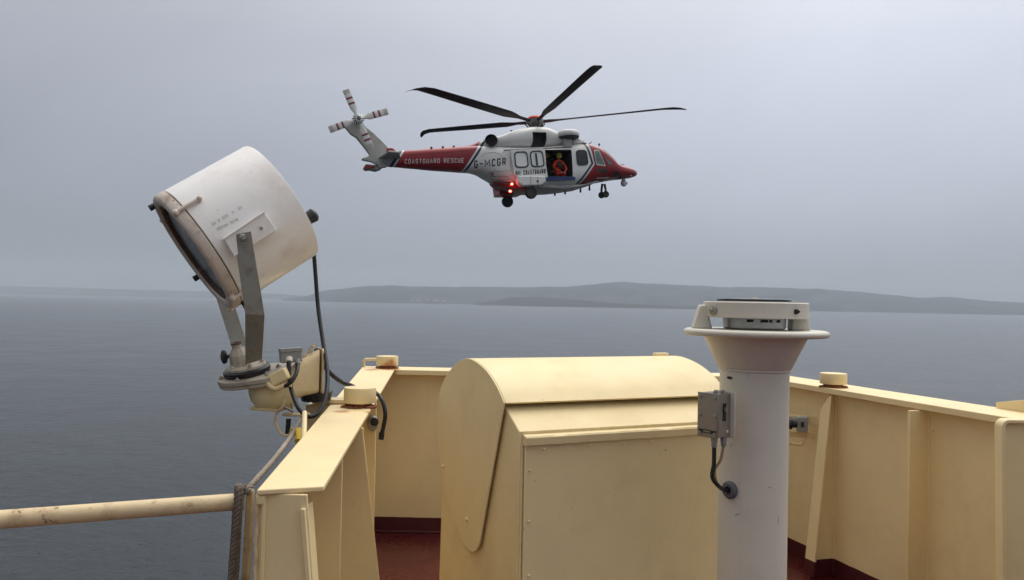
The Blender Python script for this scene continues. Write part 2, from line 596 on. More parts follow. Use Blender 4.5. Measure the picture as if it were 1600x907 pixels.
# ---- deck
dk = MB()
near_l = [(-1.9, 1.70), (-0.68, 1.98), (-0.60, 1.86), (-0.955, 5.33), (1.62, 5.33), (2.75, 1.4), (2.75, -2.5), (-1.9, -2.5)]
dk.prism([(x, y, DECK) for x, y in near_l], (0, 0, -0.25))
o = dk.build('deck', M_DECK, smooth=0)
tag(o, 'dark red painted steel deck', kind='structure')

# ================================================================== BULWARK
bw = thing('bulwark', 'cream painted steel bulwark with flat rail cap enclosing the red deck', 'bulwark', (0.4, 5.15, DECK))
TH = 0.02
oN, iN = PZ(401, 766, CAPZ), PZ(506, 760, CAPZ)      # near end of left cap
oF = Vector((-0.985, 5.33, CAPZ)); iF = Vector((-0.742, 5.09, CAPZ))
def rline(D, off):  # right cap lines
    return Vector((1.67 + 0.3 * (4.82 - D) + off, D, CAPZ))
iR = rline(5.09, 0); oR = rline(5.33, 0.27)
# left cap
mb = MB(); mb.prism([oN, iN, iF, oF], (0, 0, -0.013)); part(mb, 'rail_cap', M_CREAM, bw, bevel=0.003)
# front cap (butts on the left one)
e = Vector((0, 0, 0.0))
mb = MB(); mb.prism([iF + Vector((.0005, 0, 0)), oF + Vector((.0005, 0, 0)), oR, iR], (0, 0, -TH - 0.012)); part(mb, 'rail_cap', M_CREAM, bw, bevel=0.003)
# right cap
eI, eO = rline(2.2, 0), rline(2.2, 0.27)
mb = MB(); mb.prism([iR - Vector((0, .001, 0)), oR - Vector((0, .001, 0)), eO, eI], (0, 0, -TH - 0.012)); part(mb, 'rail_cap', M_CREAM, bw, bevel=0.003)
# wall plates
def wall(a, b, th=0.008, top=CAPZ - 0.033, bot=DECK - 0.02, name='wall_plate'):
    a = Vector((a[0], a[1], bot)); b = Vector((b[0], b[1], bot))
    d = (b - a).normalized(); n = Vector((-d.y, d.x, 0)) * th
    mb = MB(); mb.prism([a, b, Vector((b.x, b.y, top)), Vector((a.x, a.y, top))], n)
    return part(mb, name, M_BULW, bw, bevel=0.001)
lw_n = Vector((oN.x + 0.018, oN.y + 0.012, 0)); lw_f = Vector((-0.945, 5.17, 0))
wall(lw_n, lw_f, top=CAPZ - .014)
wall((-0.93, 5.17), (1.645, 5.17))
def wallX(D): return 1.735 + 0.3 * (4.82 - D)
wall((wallX(5.165), 5.165), (wallX(2.2), 2.2))
def lwX(D): return lw_n.x + (lw_f.x - lw_n.x) * (D - lw_n.y) / (lw_f.y - lw_n.y)
# near end web of the left bulwark with slanted flange
D0 = oN.y + 0.02
top = CAPZ - 0.014
def XY(px, D): return (px - 800) / F * D
a = Vector((XY(408, D0), D0, top)); b_ = Vector((XY(487, D0), D0, top))
foot = Vector((-0.37, D0, DECK)); c = Vector((a.x, D0, DECK))
mb = MB(); mb.prism([a, b_, foot, c], (0, 0.008, 0)); part(mb, 'end_web', M_BULW, bw, bevel=0.0015)
# corner weld bead down the outer edge
mb = MB()
pts = [Vector((a.x + 0.004 + 0.0012 * sin(k * 1.7), D0 - 0.002, top - k * (top - DECK) / 60)) for k in range(61)]
mb.tube(pts, [0.0042 + 0.0016 * abs(sin(k * 2.3)) for k in range(61)], 8)
part(mb, 'weld_bead', M_WORN, bw)
d = (foot - b_)
p0 = b_ + Vector((-0.012, -0.012, -0.030)); p1 = foot + Vector((-0.012, -0.012, 0.0))
mb = MB(); mb.prism([p0, p0 + Vector((0.011, 0, 0)), p1 + Vector((0.011, 0, 0)), p1], (0, 0.075, 0)); part(mb, 'end_flange', M_BULW, bw, bevel=0.002)
# small lug under the near corner of the cap
mb = MB(); mb.box((a.x + 0.012, D0 - 0.006, top - 0.012), (0.018, 0.012, 0.022)); part(mb, 'lug', M_BULW, bw, bevel=0.003)
def web_left(D, x_top, x_bot, th=0.010, name='bracket'):
    wx = lwX(D) + 0.009
    mb = MB(); mb.prism([(wx, D, top - .001), (x_top, D, top - .001), (x_top, D, top - 0.02), (x_bot, D, DECK), (wx, D, DECK)], (0, th, 0))
    return part(mb, name, M_BULW, bw, bevel=0.002)
web_left(2.42, XY(541, 2.42), XY(541, 2.42), 0.010, 'stiffener')
web_left(2.86, XY(572, 2.86), XY(572, 2.86) + 0.135, 0.014)
web_left(3.72, XY(592, 3.72) , XY(592, 3.72), 0.012, 'stiffener')
# right side bracket with flange
def wl(D): return wallX(D)
def rbracket(D, dt, db, fw):
    n = Vector((-0.958, -0.287, 0))
    base = Vector((wl(D), D, 0)) + n * 0.001
    mb = MB()
    tp = CAPZ - 0.035
    pts = [base + Vector((0, 0, tp)), base + n * dt + Vector((0, 0, tp)), base + n * db + Vector((0, 0, DECK + 0.03)), base + n * db + Vector((0, 0, DECK)), base + Vector((0, 0, DECK))]
    mb.prism(pts, Vector((-0.287, 0.958, 0)) * -0.008)
    part(mb, 'bracket', M_BULW, bw, bevel=0.0015)
    tdir = Vector((-0.287, 0.958, 0))
    q0 = base + n * (dt + .001) + Vector((0, 0, tp - 0.03)); q1 = base + n * (db + .001) + Vector((0, 0, DECK + 0.012))
    mb = MB(); mb.prism([q0 - tdir * fw / 2 + Vector((0, 0, .03)), q0 + tdir * (fw / 2) - Vector((0, 0, .06)), q1 + tdir * fw / 2, q1 - tdir * fw / 2], n * 0.012)
    part(mb, 'bracket_flange', M_BULW, bw, bevel=0.003)
rbracket(4.50, 0.045, 0.145, 0.085)
n = Vector((-0.958, -0.287, 0))
Ds = 3.86
base = Vector((wl(Ds), Ds, 0)) + n * .001
mb = MB(); mb.prism([base + Vector((0, 0, CAPZ - .035)), base + n * .12 + Vector((0, 0, CAPZ - .035)), base + n * .12 + Vector((0, 0, DECK)), base + Vector((0, 0, DECK))], Vector((-0.287, 0.958, 0)) * -0.014)
part(mb, 'stiffener', M_BULW, bw, bevel=0.003)
# front wall stiffeners behind the console
for x in (0.1, 0.9):
    mb = MB(); mb.box((x, 5.12, (CAPZ - .034 + DECK) / 2), (0.012, 0.097, CAPZ - .034 - DECK)); part(mb, 'stiffener', M_BULW, bw, bevel=0.002)
# large end bracket at the right edge of the picture
De = 2.95
zt = PY(1580, 661, De).z
x0 = XY(1569, De)
mb = MB()
arc = [(x0 + 0.014 - 0.014 * cos(t), De, zt - 0.014 + 0.014 * sin(t)) for t in [k * pi / 2 / 6 for k in range(7)]]
mb.prism(arc + [(wl(De), De, zt), (wl(De), De, DECK), (x0 + 0.02, De, DECK)], (0, 0.010, 0))
part(mb, 'end_bracket', M_BULW, bw, bevel=0.002)
mb = MB()
path = [Vector((x0 + .02, De + .005, DECK))] + [Vector(p) + Vector((0, .005, 0)) for p in arc] + [Vector((wl(De) - .002, De + .005, zt))]
vs = []
for i, p in enumerate(path):
    dd = (path[min(i + 1, len(path) - 1)] - path[max(i - 1, 0)]).normalized(); up = Vector((-dd.z, 0, dd.x)).normalized() * 0.014
    for oy in (-.024, .024):
        vs.append(p + Vector((0, oy, 0)))
    for oy in (.024, -.024):
        vs.append(p + up + Vector((0, oy, 0)))
fs = [(i * 4 + k, i * 4 + (k + 1) % 4, i * 4 + 4 + (k + 1) % 4, i * 4 + 4 + k) for i in range(len(path) - 1) for k in range(4)]
fs += [(0, 1, 2, 3), tuple(range(4 * len(path) - 4, 4 * len(path)))]
mb.add(vs, fs)
part(mb, 'end_bracket_flange', M_BULW, bw, bevel=.003, smooth=30)
# bent plate standing on the cap near the right edge
q = [PP(1556, 643, Vector((2.27, 3.6, 0)), Vector((0.958, 0.287, 0))), PP(1640, 668, Vector((2.27, 3.6, 0)), Vector((0.958, 0.287, 0))),
     PP(1640, 620, Vector((2.27, 3.6, 0)), Vector((0.958, 0.287, 0))), PP(1601, 625, Vector((2.27, 3.6, 0)), Vector((0.958, 0.287, 0))), PP(1556, 629, Vector((2.27, 3.6, 0)), Vector((0.958, 0.287, 0)))]
q[0].z = CAPZ + .001; q[1].z = CAPZ + .001
mb = MB(); mb.prism(q, Vector((0.958, 0.287, 0)) * 0.008); part(mb, 'deflector_plate', M_CREAM, bw, bevel=0.002)
def weld(a, b, root, mat, r=.004, step=.009, seed=1, name='weld_bead'):
    a, b = Vector(a), Vector(b)
    rr = random.Random(seed)
    k = max(4, int((b - a).length / step))
    pts = [a + (b - a) * i / k for i in range(k + 1)]
    mb = MB(); mb.tube(pts, [r * (.75 + .5 * rr.random()) for _ in pts], 7)
    return part(mb, name, mat, root)
tdw = Vector((-0.287, 0.958, 0)); nw = Vector((-0.958, -0.287, 0))
for D_ in (4.50, 3.86):
    p_ = Vector((wl(D_), D_, 0)) + nw * .002 - tdw * .012
    weld(p_ + Vector((0, 0, CAPZ - .04)), p_ + Vector((0, 0, DECK + .02)), bw, M_BULW, .006, .011, int(D_ * 10))
for (Da, Db) in ((2.96, 3.84), (3.90, 4.48), (4.54, 5.15)):
    q0_, q1_ = Vector((wl(Da), Da, CAPZ - .036)) + nw * .003, Vector((wl(Db), Db, CAPZ - .036)) + nw * .003
    weld(q0_, q1_, bw, M_BULW, .006, .012, int(Da * 10))
weld((-.93, 5.165, CAPZ - .036), (1.62, 5.165, CAPZ - .036), bw, M_BULW, .007, .012, 3)
weld((-.925, 5.163, DECK + .006), (1.62, 5.163, DECK + .006), bw, M_BULW, .008, .012, 4)
# cylindrical capped sockets on the rail with rusty necks
def cap_cyl(c, r, h, neck=0.019):
    mb = MB()
    mb.lathe([(0.0, neck), (r * .97, neck), (r, neck + .004), (r, neck + h - .006), (r * .97, neck + h), (0.0, neck + h + .003)], c, n=40)
    o = part(mb, 'pipe_cap', M_CREAM, bw, smooth=40)
    mb = MB()
    mb.lathe([(0.0, 0.001), (r * .80, 0.001), (r * .72, neck * .6), (r * .78, neck + .003), (0.0, neck + .003)], c, n=32)
    # cracked rust flakes round the neck
    rr = random.Random(int(c.x * 1000))
    for k in range(26):
        a = rr.uniform(0, 2 * pi)
        q = r * rr.uniform(.80, 1.02)
        mb.sphere((c.x + q * cos(a), c.y + q * sin(a), c.z + .003), rr.uniform(.005, .011), 7, 5, (1.4, 1.2, .7))
    part(mb, 'rusty_neck', M_RUST, bw)
    # stain that has run on to the rail
    mb = MB()
    ring = [Vector((c.x + r * (1.02 + .22 * rr.random() * (1 if k % 3 else .2)) * cos(2 * pi * k / 36), c.y + r * (1.02 + .22 * rr.random()) * sin(2 * pi * k / 36), c.z + .0008)) for k in range(36)]
    mb.add(ring, [tuple(range(36))])
cap_cyl(Vector((XY(607.5, 5.2), 5.2, CAPZ)), 0.071, 0.060)
cap_cyl(PZ(558, 639, CAPZ) + Vector((0, .055, 0)), 0.066, 0.062)
cap_cyl(Vector((XY(1304, 4.52), 4.52, CAPZ)), 0.073, 0.060)
# small loop handle on the corner of the left cap
hp = Vector((XY(571, 5.26), 5.26, CAPZ))
mb = MB()
pts = [hp + Vector((0, 0, -.002)), hp + Vector((0, 0, .038)), hp + Vector((.010, 0, .050)), hp + Vector((.09, 0, .052)), hp + Vector((.10, 0, .052))]
mb.tube(pts, 0.010, 10)
part(mb, 'loop_handle', M_CREAM, bw)

# ================================================================== CONSOLE COVER (hinged hood on a box)
YAW = radians(24.6)
U = Vector((cos(YAW), sin(YAW), 0)); V = Vector((-sin(YAW), cos(YAW), 0)); Z = Vector((0, 0, 1))
C0 = P(788, 630, 2.6)
def CU(u, v, z):  # z relative to the hood's lip
    return C0 + U * u + V * v + Z * z
ct = thing('console_cover', 'cream steel instrument console with rounded hinged hood and flat front door', 'console', tuple(CU(0.44, 0.3, DECK - C0.z)))
def onplate(px, py, du=0.0):
    p = PP(px, py, C0 + U * du, U)
    return ((p - C0).dot(V), (p - C0).z)
prof_px = [(789, 630), (778, 605), (764, 583), (750, 569), (734, 560.5), (720, 564), (706, 577), (694, 597), (686, 622), (683, 650), (685, 690), (691, 735),
           (703, 785), (717, 828), (728, 851), (736, 861), (743, 862), (749, 854), (752, 842)]
prof = [onplate(*p) for p in prof_px]
# smooth the outline
sm = spline([Vector((0, a, b)) for a, b in prof], 4)
prof_s = [(p.y, p.z) for p in sm]
HW = 0.91
WL = HW
# left and right end plates of the hood
for (u0, sgn) in ((-0.004, 1), (WL, 1)):
    mb = MB(); mb.prism([CU(u0, a, b) for a, b in prof_s], U * 0.006)
    part(mb, 'hood_side', M_CREAM, ct, bevel=0.0015, smooth=40)
# curved sheet
idx_back = max(i for i, (a, b) in enumerate(prof_s) if i < len(prof_s) * 0.62)
sheet = prof_s[:idx_back]
mb = MB()
vs = []
for (a, b) in sheet:
    vs += [CU(0.003, a, b), CU(WL, a, b), CU(WL, a * .985 + .33 * .015, b - 0.005), CU(0.003, a * .985 + .33 * .015, b - 0.005)]
fs = []
for i in range(len(sheet) - 1):
    for k in range(4):
        fs.append((i * 4 + k, i * 4 + (k + 1) % 4, (i + 1) * 4 + (k + 1) % 4, (i + 1) * 4 + k))
fs.append((0, 1, 2, 3)); fs.append(tuple(range(len(vs) - 4, len(vs))))
mb.add(vs, fs); part(mb, 'hood', M_CREAM, ct, smooth=50, bevel=0.001)
# body
vF = (onplate(805, 760)[0])         # front face
zS = onplate(805, 676)[1]
body = [(vF, DECK - C0.z), (vF, zS), (0.012, onplate(790, 640)[1]), (0.10, onplate(790, 640)[1] + 0.02), (0.60, onplate(790, 640)[1] + 0.0), (0.64, DECK - C0.z)]
mb = MB(); mb.prism([CU(0.012, a, b) for a, b in body], U * (WL - 0.03)); part(mb, 'body', M_CREAM, ct, bevel=0.004, seg=3)
# door panel and ledge
uD = (PP(818, 760, CU(0, vF - 0.006, 0), V) - C0).dot(U)
zL = (PP(818, 684, CU(0, vF - 0.03, 0), V) - C0).z
mb = MB(); mb.prism([CU(uD, vF - .001, DECK - C0.z + .05), CU(uD, vF - .001, zL - 0.012), CU(WL - 0.03, vF - .001, zL - 0.012), CU(WL - 0.03, vF - .001, DECK - C0.z + .05)], V * -0.012)
part(mb, 'door', M_CREAM, ct, bevel=0.002)
mb = MB()
L0, L1 = uD - 0.004, WL - 0.02
nn = 40
vs = []
rr = random.Random(3)
for k in range(nn + 1):
    u = L0 + (L1 - L0) * k / nn
    j = rr.uniform(-.0009, .0009)
    vs += [CU(u, vF - .001, zL + .004), CU(u, vF - .024, zL + .001 + j), CU(u, vF - .028, zL - .004), CU(u, vF - .026 + j, zL - .027 + j), CU(u, vF - .001, zL - .027)]
fs = []
for k in range(nn):
    for q in range(5):
        fs.append((k * 5 + q, k * 5 + (q + 1) % 5, (k + 1) * 5 + (q + 1) % 5, (k + 1) * 5 + q))
fs.append((0, 1, 2, 3, 4)); fs.append(tuple(range(nn * 5, nn * 5 + 5)))
mb.add(vs, fs)
part(mb, 'drip_ledge', M_CREAM, ct, smooth=40)
# bolts
def bolt(root, c, ax, r, h, mat=M_CREAM, name='bolt'):
    mb = MB(); mb.lathe([(0, -.002), (r, -.002), (r, h * .6), (r * .75, h), (0, h)], c, axis=ax, n=6)
    mb.lathe([(0, h * .9), (r * .45, h * .9), (r * .40, h * 1.5), (0, h * 1.5)], c, axis=ax, n=10)
    return part(mb, name, mat, root)
for (px, py) in ((730, 812), (693, 729)):
    a, b = onplate(px, py, -0.004)
    bolt(ct, CU(-0.004, a, b), -U, 0.008, 0.006)
for (px, py) in ((827, 735), (826, 815), (826, 900)):
    c = PP(px, py, CU(0, vF - 0.013, 0), V)
    bolt(ct, c, -V, 0.005, 0.004)
for (px, py) in ((921, 696), (850, 702), (1018, 690), (975, 693)):
    c = PP(px, py, CU(0, vF - 0.022, 0), V)
    mb = MB(); mb.sphere(c, 0.004, 8, 6); part(mb, 'weld_blob', M_CREAM, ct)
# hinge tab on top at the right rear
_a, _b = max(prof_s, key=lambda q: q[1])
tp = CU(.875, _a + .06, _b + .002)
mb = MB(); mb.box(tp, (0.062, 0.03, 0.014), Matrix.Rotation(YAW, 3, 'Z')); part(mb, 'hinge_tab', M_CREAM, ct, bevel=0.003)

weld(CU(uD - .006, vF - .003, DECK - C0.z + .05), CU(uD - .006, vF - .003, zL - .03), ct, M_CREAM, .0035, .010, 9)
weld(CU(uD, vF - .013, zL - .028), CU(WL - .03, vF - .013, zL - .028), ct, M_CREAM, .003, .012, 10)
weld(CU(.014, vF + .002, zS + .001), CU(WL - .03, vF + .002, zS + .001), ct, M_CREAM, .003, .012, 12)
# ================================================================== PEDESTAL + COMPASS REPEATER
PD = 2.5
pc = Vector((XY(1180.5, PD), PD, 0))
pd = thing('pedestal', 'white tubular pedestal with flared top flange standing right of the cream console', 'pedestal', (pc.x, pc.y, DECK))
def zpx(py, D=PD, px=1180): return PY(px, py, D).z
zf = zpx(514)
zcone, zneck = zpx(525.5), zpx(577)
R = 0.105
mb = MB()
mb.lathe([(R + .06, 0.0), (R + .06, .012), (R, .012), (R, zneck - DECK - .002), (0, zneck - DECK - .002)], (pc.x, pc.y, DECK), n=64)
part(mb, 'column', M_WHITE, pd, smooth=40)
mb = MB()
mb.lathe([(R - .004, -.004), (R + .0015, 0), (R + .006, .004), (0.158, zcone - zneck), (0, zcone - zneck)], (pc.x, pc.y, zneck), n=64)
part(mb, 'flared_neck', M_WHITE, pd, smooth=50)
mb = MB()
fr = 0.220
t_ = 0.021
mb.lathe([(0, 0), (fr - .012, 0), (fr - .003, .003), (fr, .0105), (fr - .003, .018), (fr - .012, t_), (0.10, t_), (0, t_)], (pc.x, pc.y, zcone), n=80)
part(mb, 'flange', M_WHITE, pd, smooth=50)
ztop = zcone + t_
mb = MB()
rr = random.Random(5)
ring_ = [Vector((pc.x + (R + .0012) * cos(2 * pi * k / 90), pc.y + (R + .0012) * sin(2 * pi * k / 90), zneck - .001)) for k in range(91)]
mb.tube(ring_, [.0028 + .0014 * rr.random() for _ in ring_], 7); part(mb, 'weld_bead', M_WHITE, pd)
for (px_s, py_s, l_s, a_s) in ((1159, 806, .012, .5), (1221, 812, .012, 1.4), (1205, 760, .006, .2), (1150, 700, .006, 1.0)):
    xx = XY(px_s, PD - .09) - pc.x
    cc_ = Vector((pc.x + xx, pc.y - sqrt(R * R - xx * xx) - .0004, zpx(py_s, PD - .09)))
    nn_ = Vector((cc_.x - pc.x, cc_.y - pc.y, 0)).normalized(); tt_ = Z.cross(nn_)
    d1_ = tt_ * cos(a_s) + Z * sin(a_s); d2_ = nn_.cross(d1_)
    mb = MB(); mb.prism([cc_ - d1_ * l_s, cc_ + d2_ * .0016, cc_ + d1_ * l_s, cc_ - d2_ * .001], nn_ * .0005); part(mb, 'scuff', M_GREYP, pd)
# mark/hole with rust near the neck
mk = MB()
c = Vector((pc.x - R * cos(radians(30)), pc.y - R * sin(radians(30)), zpx(589)))
nrm = (c - Vector((pc.x, pc.y, c.z))).normalized()
mk.lathe([(0, -.004), (.010, -.003), (.011, .0015), (.007, .002), (0, .001)], c + nrm * .0005 , axis=nrm, n=14, sx=.4, ref=(0, 0, 1))
part(mk, 'drain_slot', M_DARK, pd)
# forked supports at left and right of the gimbal
def support(px, sgn):
    cx = XY(px, PD)
    mb = MB()
    w0, w1, h = 0.030, 0.012, zpx(478) - ztop
    prof = [(-w0, 0), (w0, 0), (w1, h - .012), (w1 * .6, h), (-w1 * .6, h), (-w1, h - .012)]
    if sgn > 0:
        prof = [(-.036, 0), (.026, 0), (.014, h * .55), (-.004, h - .008), (-.012, h), (-.030, h), (-.034, h - .012)]
    mb.prism([(cx + a, pc.y - .022, ztop + b) for a, b in prof], (0, .044, 0))
    part(mb, 'gimbal_support', M_WHITE, pd, bevel=0.005, seg=3)
support(1097, -1)
support(1252, 1)
rp = thing('compass_repeater', 'round gyrocompass repeater in a white gimbal ring on top of the pedestal', 'compass', (pc.x, pc.y, ztop))
zr0, zr1 = zpx(497), zpx(472.5)
hR = zr1 - zr0
RR = 79 / F * PD
mb = MB()
n = 72
mb.lathe([(RR - .020, 0), (RR - .003, 0), (RR, .003), (RR, hR - .003), (RR - .003, hR), (RR - .020, hR)], (pc.x, pc.y, zr0), n=72, closed=True)
part(mb, 'gimbal_ring', M_WHITE, rp, smooth=40)
mb = MB()
RB = 47 / F * PD
mb.lathe([(0, 0), (RB - .004, 0), (RB, .004), (RB + .002, zr0 - ztop + .02), (0, zr0 - ztop + .02)], (pc.x - .003, pc.y, ztop + .002), n=56)
part(mb, 'bowl', M_BOWL, rp, smooth=40)
mb = MB()
mb.lathe([(0, 0), (RR - .022, 0), (RR - .022, .008), (0, .008)], (pc.x, pc.y, zr1 - .006), n=56)
part(mb, 'dial_housing', M_GREYP, rp, smooth=40)
mb = MB()
rc = 56 / F * PD
mb.lathe([(0, 0), (rc, 0), (rc, .006), (rc - .004, .0075), (0, .009)], (pc.x - .005, pc.y, zr1 + .0025), n=56)
part(mb, 'cover_glass', M_DKGLASS, rp, smooth=40)
mb = MB()
mb.lathe([(0, 0), (.016, 0), (.013, .005), (0, .006)], (pc.x - .007, pc.y, zr1 + .0100), n=24)
part(mb, 'centre_pin', M_BOXST, rp)
def ringpt(px, py):
    x = XY(px, PD - .04) - pc.x
    x = max(-RR * .999, min(RR * .999, x))
    y = -sqrt(max(0, RR * RR - x * x))
    return Vector((pc.x + x, pc.y + y, PY(px, py, pc.y + y).z)), Vector((x, y, 0)).normalized()
for (px, py, r) in ((1113, 485, .016), (1226, 487, .008)):
    c, nr = ringpt(px, py)
    mb = MB(); mb.lathe([(0, -.004), (r, -.004), (r, .006), (r * .7, .009), (0, .009)], c, axis=nr, n=10)
    mb.lathe([(0, .008), (r * .45, .008), (r * .4, .014), (0, .014)], c, axis=nr, n=10)
    part(mb, 'pivot_screw', M_DARK if r < .01 else M_STEEL, rp)
# printed marks on the bowl (dark vents)
for k, (px, w) in enumerate(((1160, 12), (1180, 14), (1190, 6), (1203, 8))):
    ang = math.asin((XY(px, PD) - pc.x + .003) / RB)
    c = Vector((pc.x - .003 + (RB + .001) * sin(ang), pc.y - (RB + .001) * cos(ang), zpx(502, PD - RB)))
    mb = MB(); mb.box(c, (w / F * PD * .8, .003, .008), Matrix.Rotation(ang, 3, 'Z')); part(mb, 'vent_slot', M_DARK, rp)

# switch box on the column
sb = thing('switch_box', 'small stainless switch box with lever slot strapped to the white pedestal', 'switch box', tuple(P(1120, 690, 2.36)))
e0 = P(1122, 651, 2.335)     # middle of the near vertical corner
hb = 0.128
a1 = radians(158)            # left face direction
dl = Vector((-cos(radians(52)), sin(radians(52)), 0)); dr = Vector((cos(radians(38)), sin(radians(38)), 0))
Lw, Rw = 0.070, 0.058
mb = MB()
b0 = e0 - Z * hb / 2
mb.prism([b0, b0 + dl * Lw, b0 + dl * Lw + dr * Rw, b0 + dr * Rw], Z * hb)
part(mb, 'box_body', M_BOXST, sb, bevel=0.002)
mb = MB()
q0 = b0 - dr * .006 - Z * .002 - dl * .001
mb.prism([q0, q0 + dl * (Lw + .002), q0 + dl * (Lw + .002) + dr * .005, q0 + dr * .005], Z * (hb + .004))
part(mb, 'cover_plate', M_BOXST, sb, bevel=0.0015)
for s in (.10, .86):
    for h in (.08, .5, .92):
        c = b0 - dr * .0065 + dl * Lw * s + Z * hb * h
        mb = MB(); mb.lathe([(0, 0), (.005, 0), (.0045, .003), (0, .0035)], c, axis=-dr, n=12); part(mb, 'screw', M_STEEL, sb)
# name plate outline at the lower edge of the cover
c = b0 - dr * .0072 + dl * Lw * .48 + Z * .016
mb = MB()
rotf = Matrix((dl, -dr, Z)).transposed()
mb.box(c, (.062, .0012, .010), rotf, 0)
part(mb, 'name_plate', M_DARK, sb)
mb = MB(); mb.box(c - dr * .0008, (.026, .0012, .005), rotf); part(mb, 'name_plate_text', M_BOXST, sb)
rotr = Matrix((dr, dl, Z)).transposed()
fc = b0 - dl * .0008 + dr * Rw * .50 + Z * hb * .58
mb = MB(); mb.box(fc, (.014, .002, .052), rotr); part(mb, 'lever_slot', M_DARK, sb)
mb = MB(); mb.box(fc - dl * .004 + Z * .008, (.005, .008, .012), rotr); part(mb, 'lever', M_STEEL, sb)
mb = MB(); mb.lathe([(0, 0), (.005, 0), (.004, .002), (0, .002)], b0 + dr * Rw * .75 + Z * .016 - dl * .0005, axis=-dl, n=14); part(mb, 'seal_dot', M_WHITE, sb)
# mounting plate + top nuts
mb = MB(); c = b0 + dl * Lw * .35 + dr * (Rw + .004) + Z * hb * .5
mb.box(c, (.004, Lw * 1.1, hb * 1.08), Matrix((dr, dl, Z)).transposed()); part(mb, 'mounting_plate', M_WHITE, sb, bevel=.001)
for s in (.2, .8):
    mb = MB(); mb.lathe([(0, 0), (.007, 0), (.007, .006), (.004, .008), (0, .010)], b0 + dr * Rw * s + dl * .02 + Z * (hb + .0005), n=8); part(mb, 'nut', M_STEEL, sb)
gl = []
for (s, u_) in ((.10, .40), (.72, .25)):
    g = b0 + dr * Rw * s + dl * Lw * u_ * .6
    mb = MB(); mb.lathe([(0, .002), (.010, .002), (.010, -.012), (.0085, -.016), (.0085, -.026), (.006, -.030), (0, -.030)], g, n=16)
    part(mb, 'cable_gland', M_GREYP, sb); gl.append(g - Z * .028)
gc = P(1134, 768, 2.41)
colc = Vector((pc.x, pc.y, gc.z))
gn = (Vector((XY(1134, 2.42), 2.42, gc.z)) - colc); gn.z = 0; gn.normalize()
gcen = colc + gn * (R + .001)
mb = MB()
mb.lathe([(.010, -.012), (.026, -.010), (.027, .006), (.022, .012), (.012, .012), (.009, .004)], gcen, axis=gn, n=32, closed=True)
part(mb, 'grommet', M_GROM, pd)
mb = MB()
mb.tube(spline([gl[0], gl[0] - Z * .05, P(1113, 745, 2.35), P(1121, 758, 2.36), gcen + gn * .022, gcen - gn * .01], 8), .0065, 12)
tag(mb.build('cable', M_BLACK), 'short thick black cable curving from the switch box into the pedestal', 'cable')
mb = MB()
mb.tube(spline([gl[1], gl[1] - Z * .04 + Vector((-.008, 0, 0)), P(1117, 735, 2.37), P(1121, 757, 2.372), gcen + gn * .018 - Z * .004, gcen - gn * .01], 8), .0042, 10)
tag(mb.build('cable', M_BRASSY), 'thin tan cable beside the black one under the switch box', 'cable')

# ================================================================== SOCKET on right bulwark
so_ = P(1250, 663, 4.62)
sk = thing('socket_outlet', 'grey socket with black plug mounted on the bulwark behind the white pedestal', 'socket', tuple(so_ + Vector((.03, .04, -.08))))
rotw = Matrix.Rotation(radians(-20), 3, 'Z')
mb = MB(); mb.box(so_ + Vector((-.02, .06, .02)), (.30, .006, .05), rotw); mb.box(so_ + Vector((.0, .065, -.07)), (.20, .006, .035), rotw)
part(mb, 'mounting_bracket', M_CREAM, sk, bevel=.002)
mb = MB(); mb.box(so_ + Vector((.020, .02, -.002)), (.062, .06, .085), rotw)
part(mb, 'socket_body', M_GREYP, sk, bevel=.005, seg=3)
mb = MB(); mb.box(so_ + Vector((.008, -.018, 0)), (.016, .01, .03), rotw); part(mb, 'latch', M_DARK, sk)
mb = MB(); mb.tube([so_ + Vector((-.012, .015, 0)), so_ + Vector((-.035, .02, .0)), so_ + Vector((-.04, .02, .0)), so_ + Vector((-.095, .035, .004))], [.024, .024, .036, .034], 20); part(mb, 'plug', M_BLACK, sk)
mb = MB(); mb.tube(spline([so_ + Vector((.03, .02, -.045)), so_ + Vector((.032, .02, -.085)), so_ + Vector((.018, .02, -.12)), so_ + Vector((-.03, .02, -.118)), so_ + Vector((-.10, .03, -.10))], 6), .008, 10); part(mb, 'conduit', M_WORN, sk)

# ================================================================== SHIP'S RAILING at left
rl = thing('ship_railing', 'cream tubular handrail with flat end post left of the bulwark', 'railing', tuple(Vector((P(392, 770, 1.95).x, P(392, 770, 1.95).y, DECK))))
mb = MB()
A_, B_ = P(-90, 819, 1.70), P(381, 783.5, 1.945)
mb.tube([A_ + (B_ - A_) * k / 10 for k in range(11)], 0.0203, 28)
part(mb, 'handrail', M_WORN, rl)
mb = MB()
A2 = A_ - Z * .33; B2 = B_ - Z * .33
mb.tube([A2, B2], 0.013, 16); part(mb, 'lower_rail', M_CREAM, rl)
mb = MB(); mb.tube([A2 - Z * .33, B2 - Z * .33], 0.013, 16); part(mb, 'lower_rail', M_CREAM, rl)
mb = MB()
tp_ = P(389.5, 766, 1.95); bt = P(382, 907, 1.95)
dirn = (bt - tp_).normalized()
zb = (tp_.z - DECK) / -dirn.z
hw = 0.0085
pts = [tp_ + Vector((-hw, 0, -.006)), tp_ + Vector((-hw * .6, 0, 0)), tp_ + Vector((hw * .6, 0, 0)), tp_ + Vector((hw, 0, -.006)), tp_ + dirn * zb + Vector((hw + .003, 0, 0)), tp_ + dirn * zb + Vector((-hw - .003, 0, 0))]
mb.prism(pts, (0, .020, 0))
part(mb, 'end_post', M_WORN, rl, bevel=.004, seg=3)
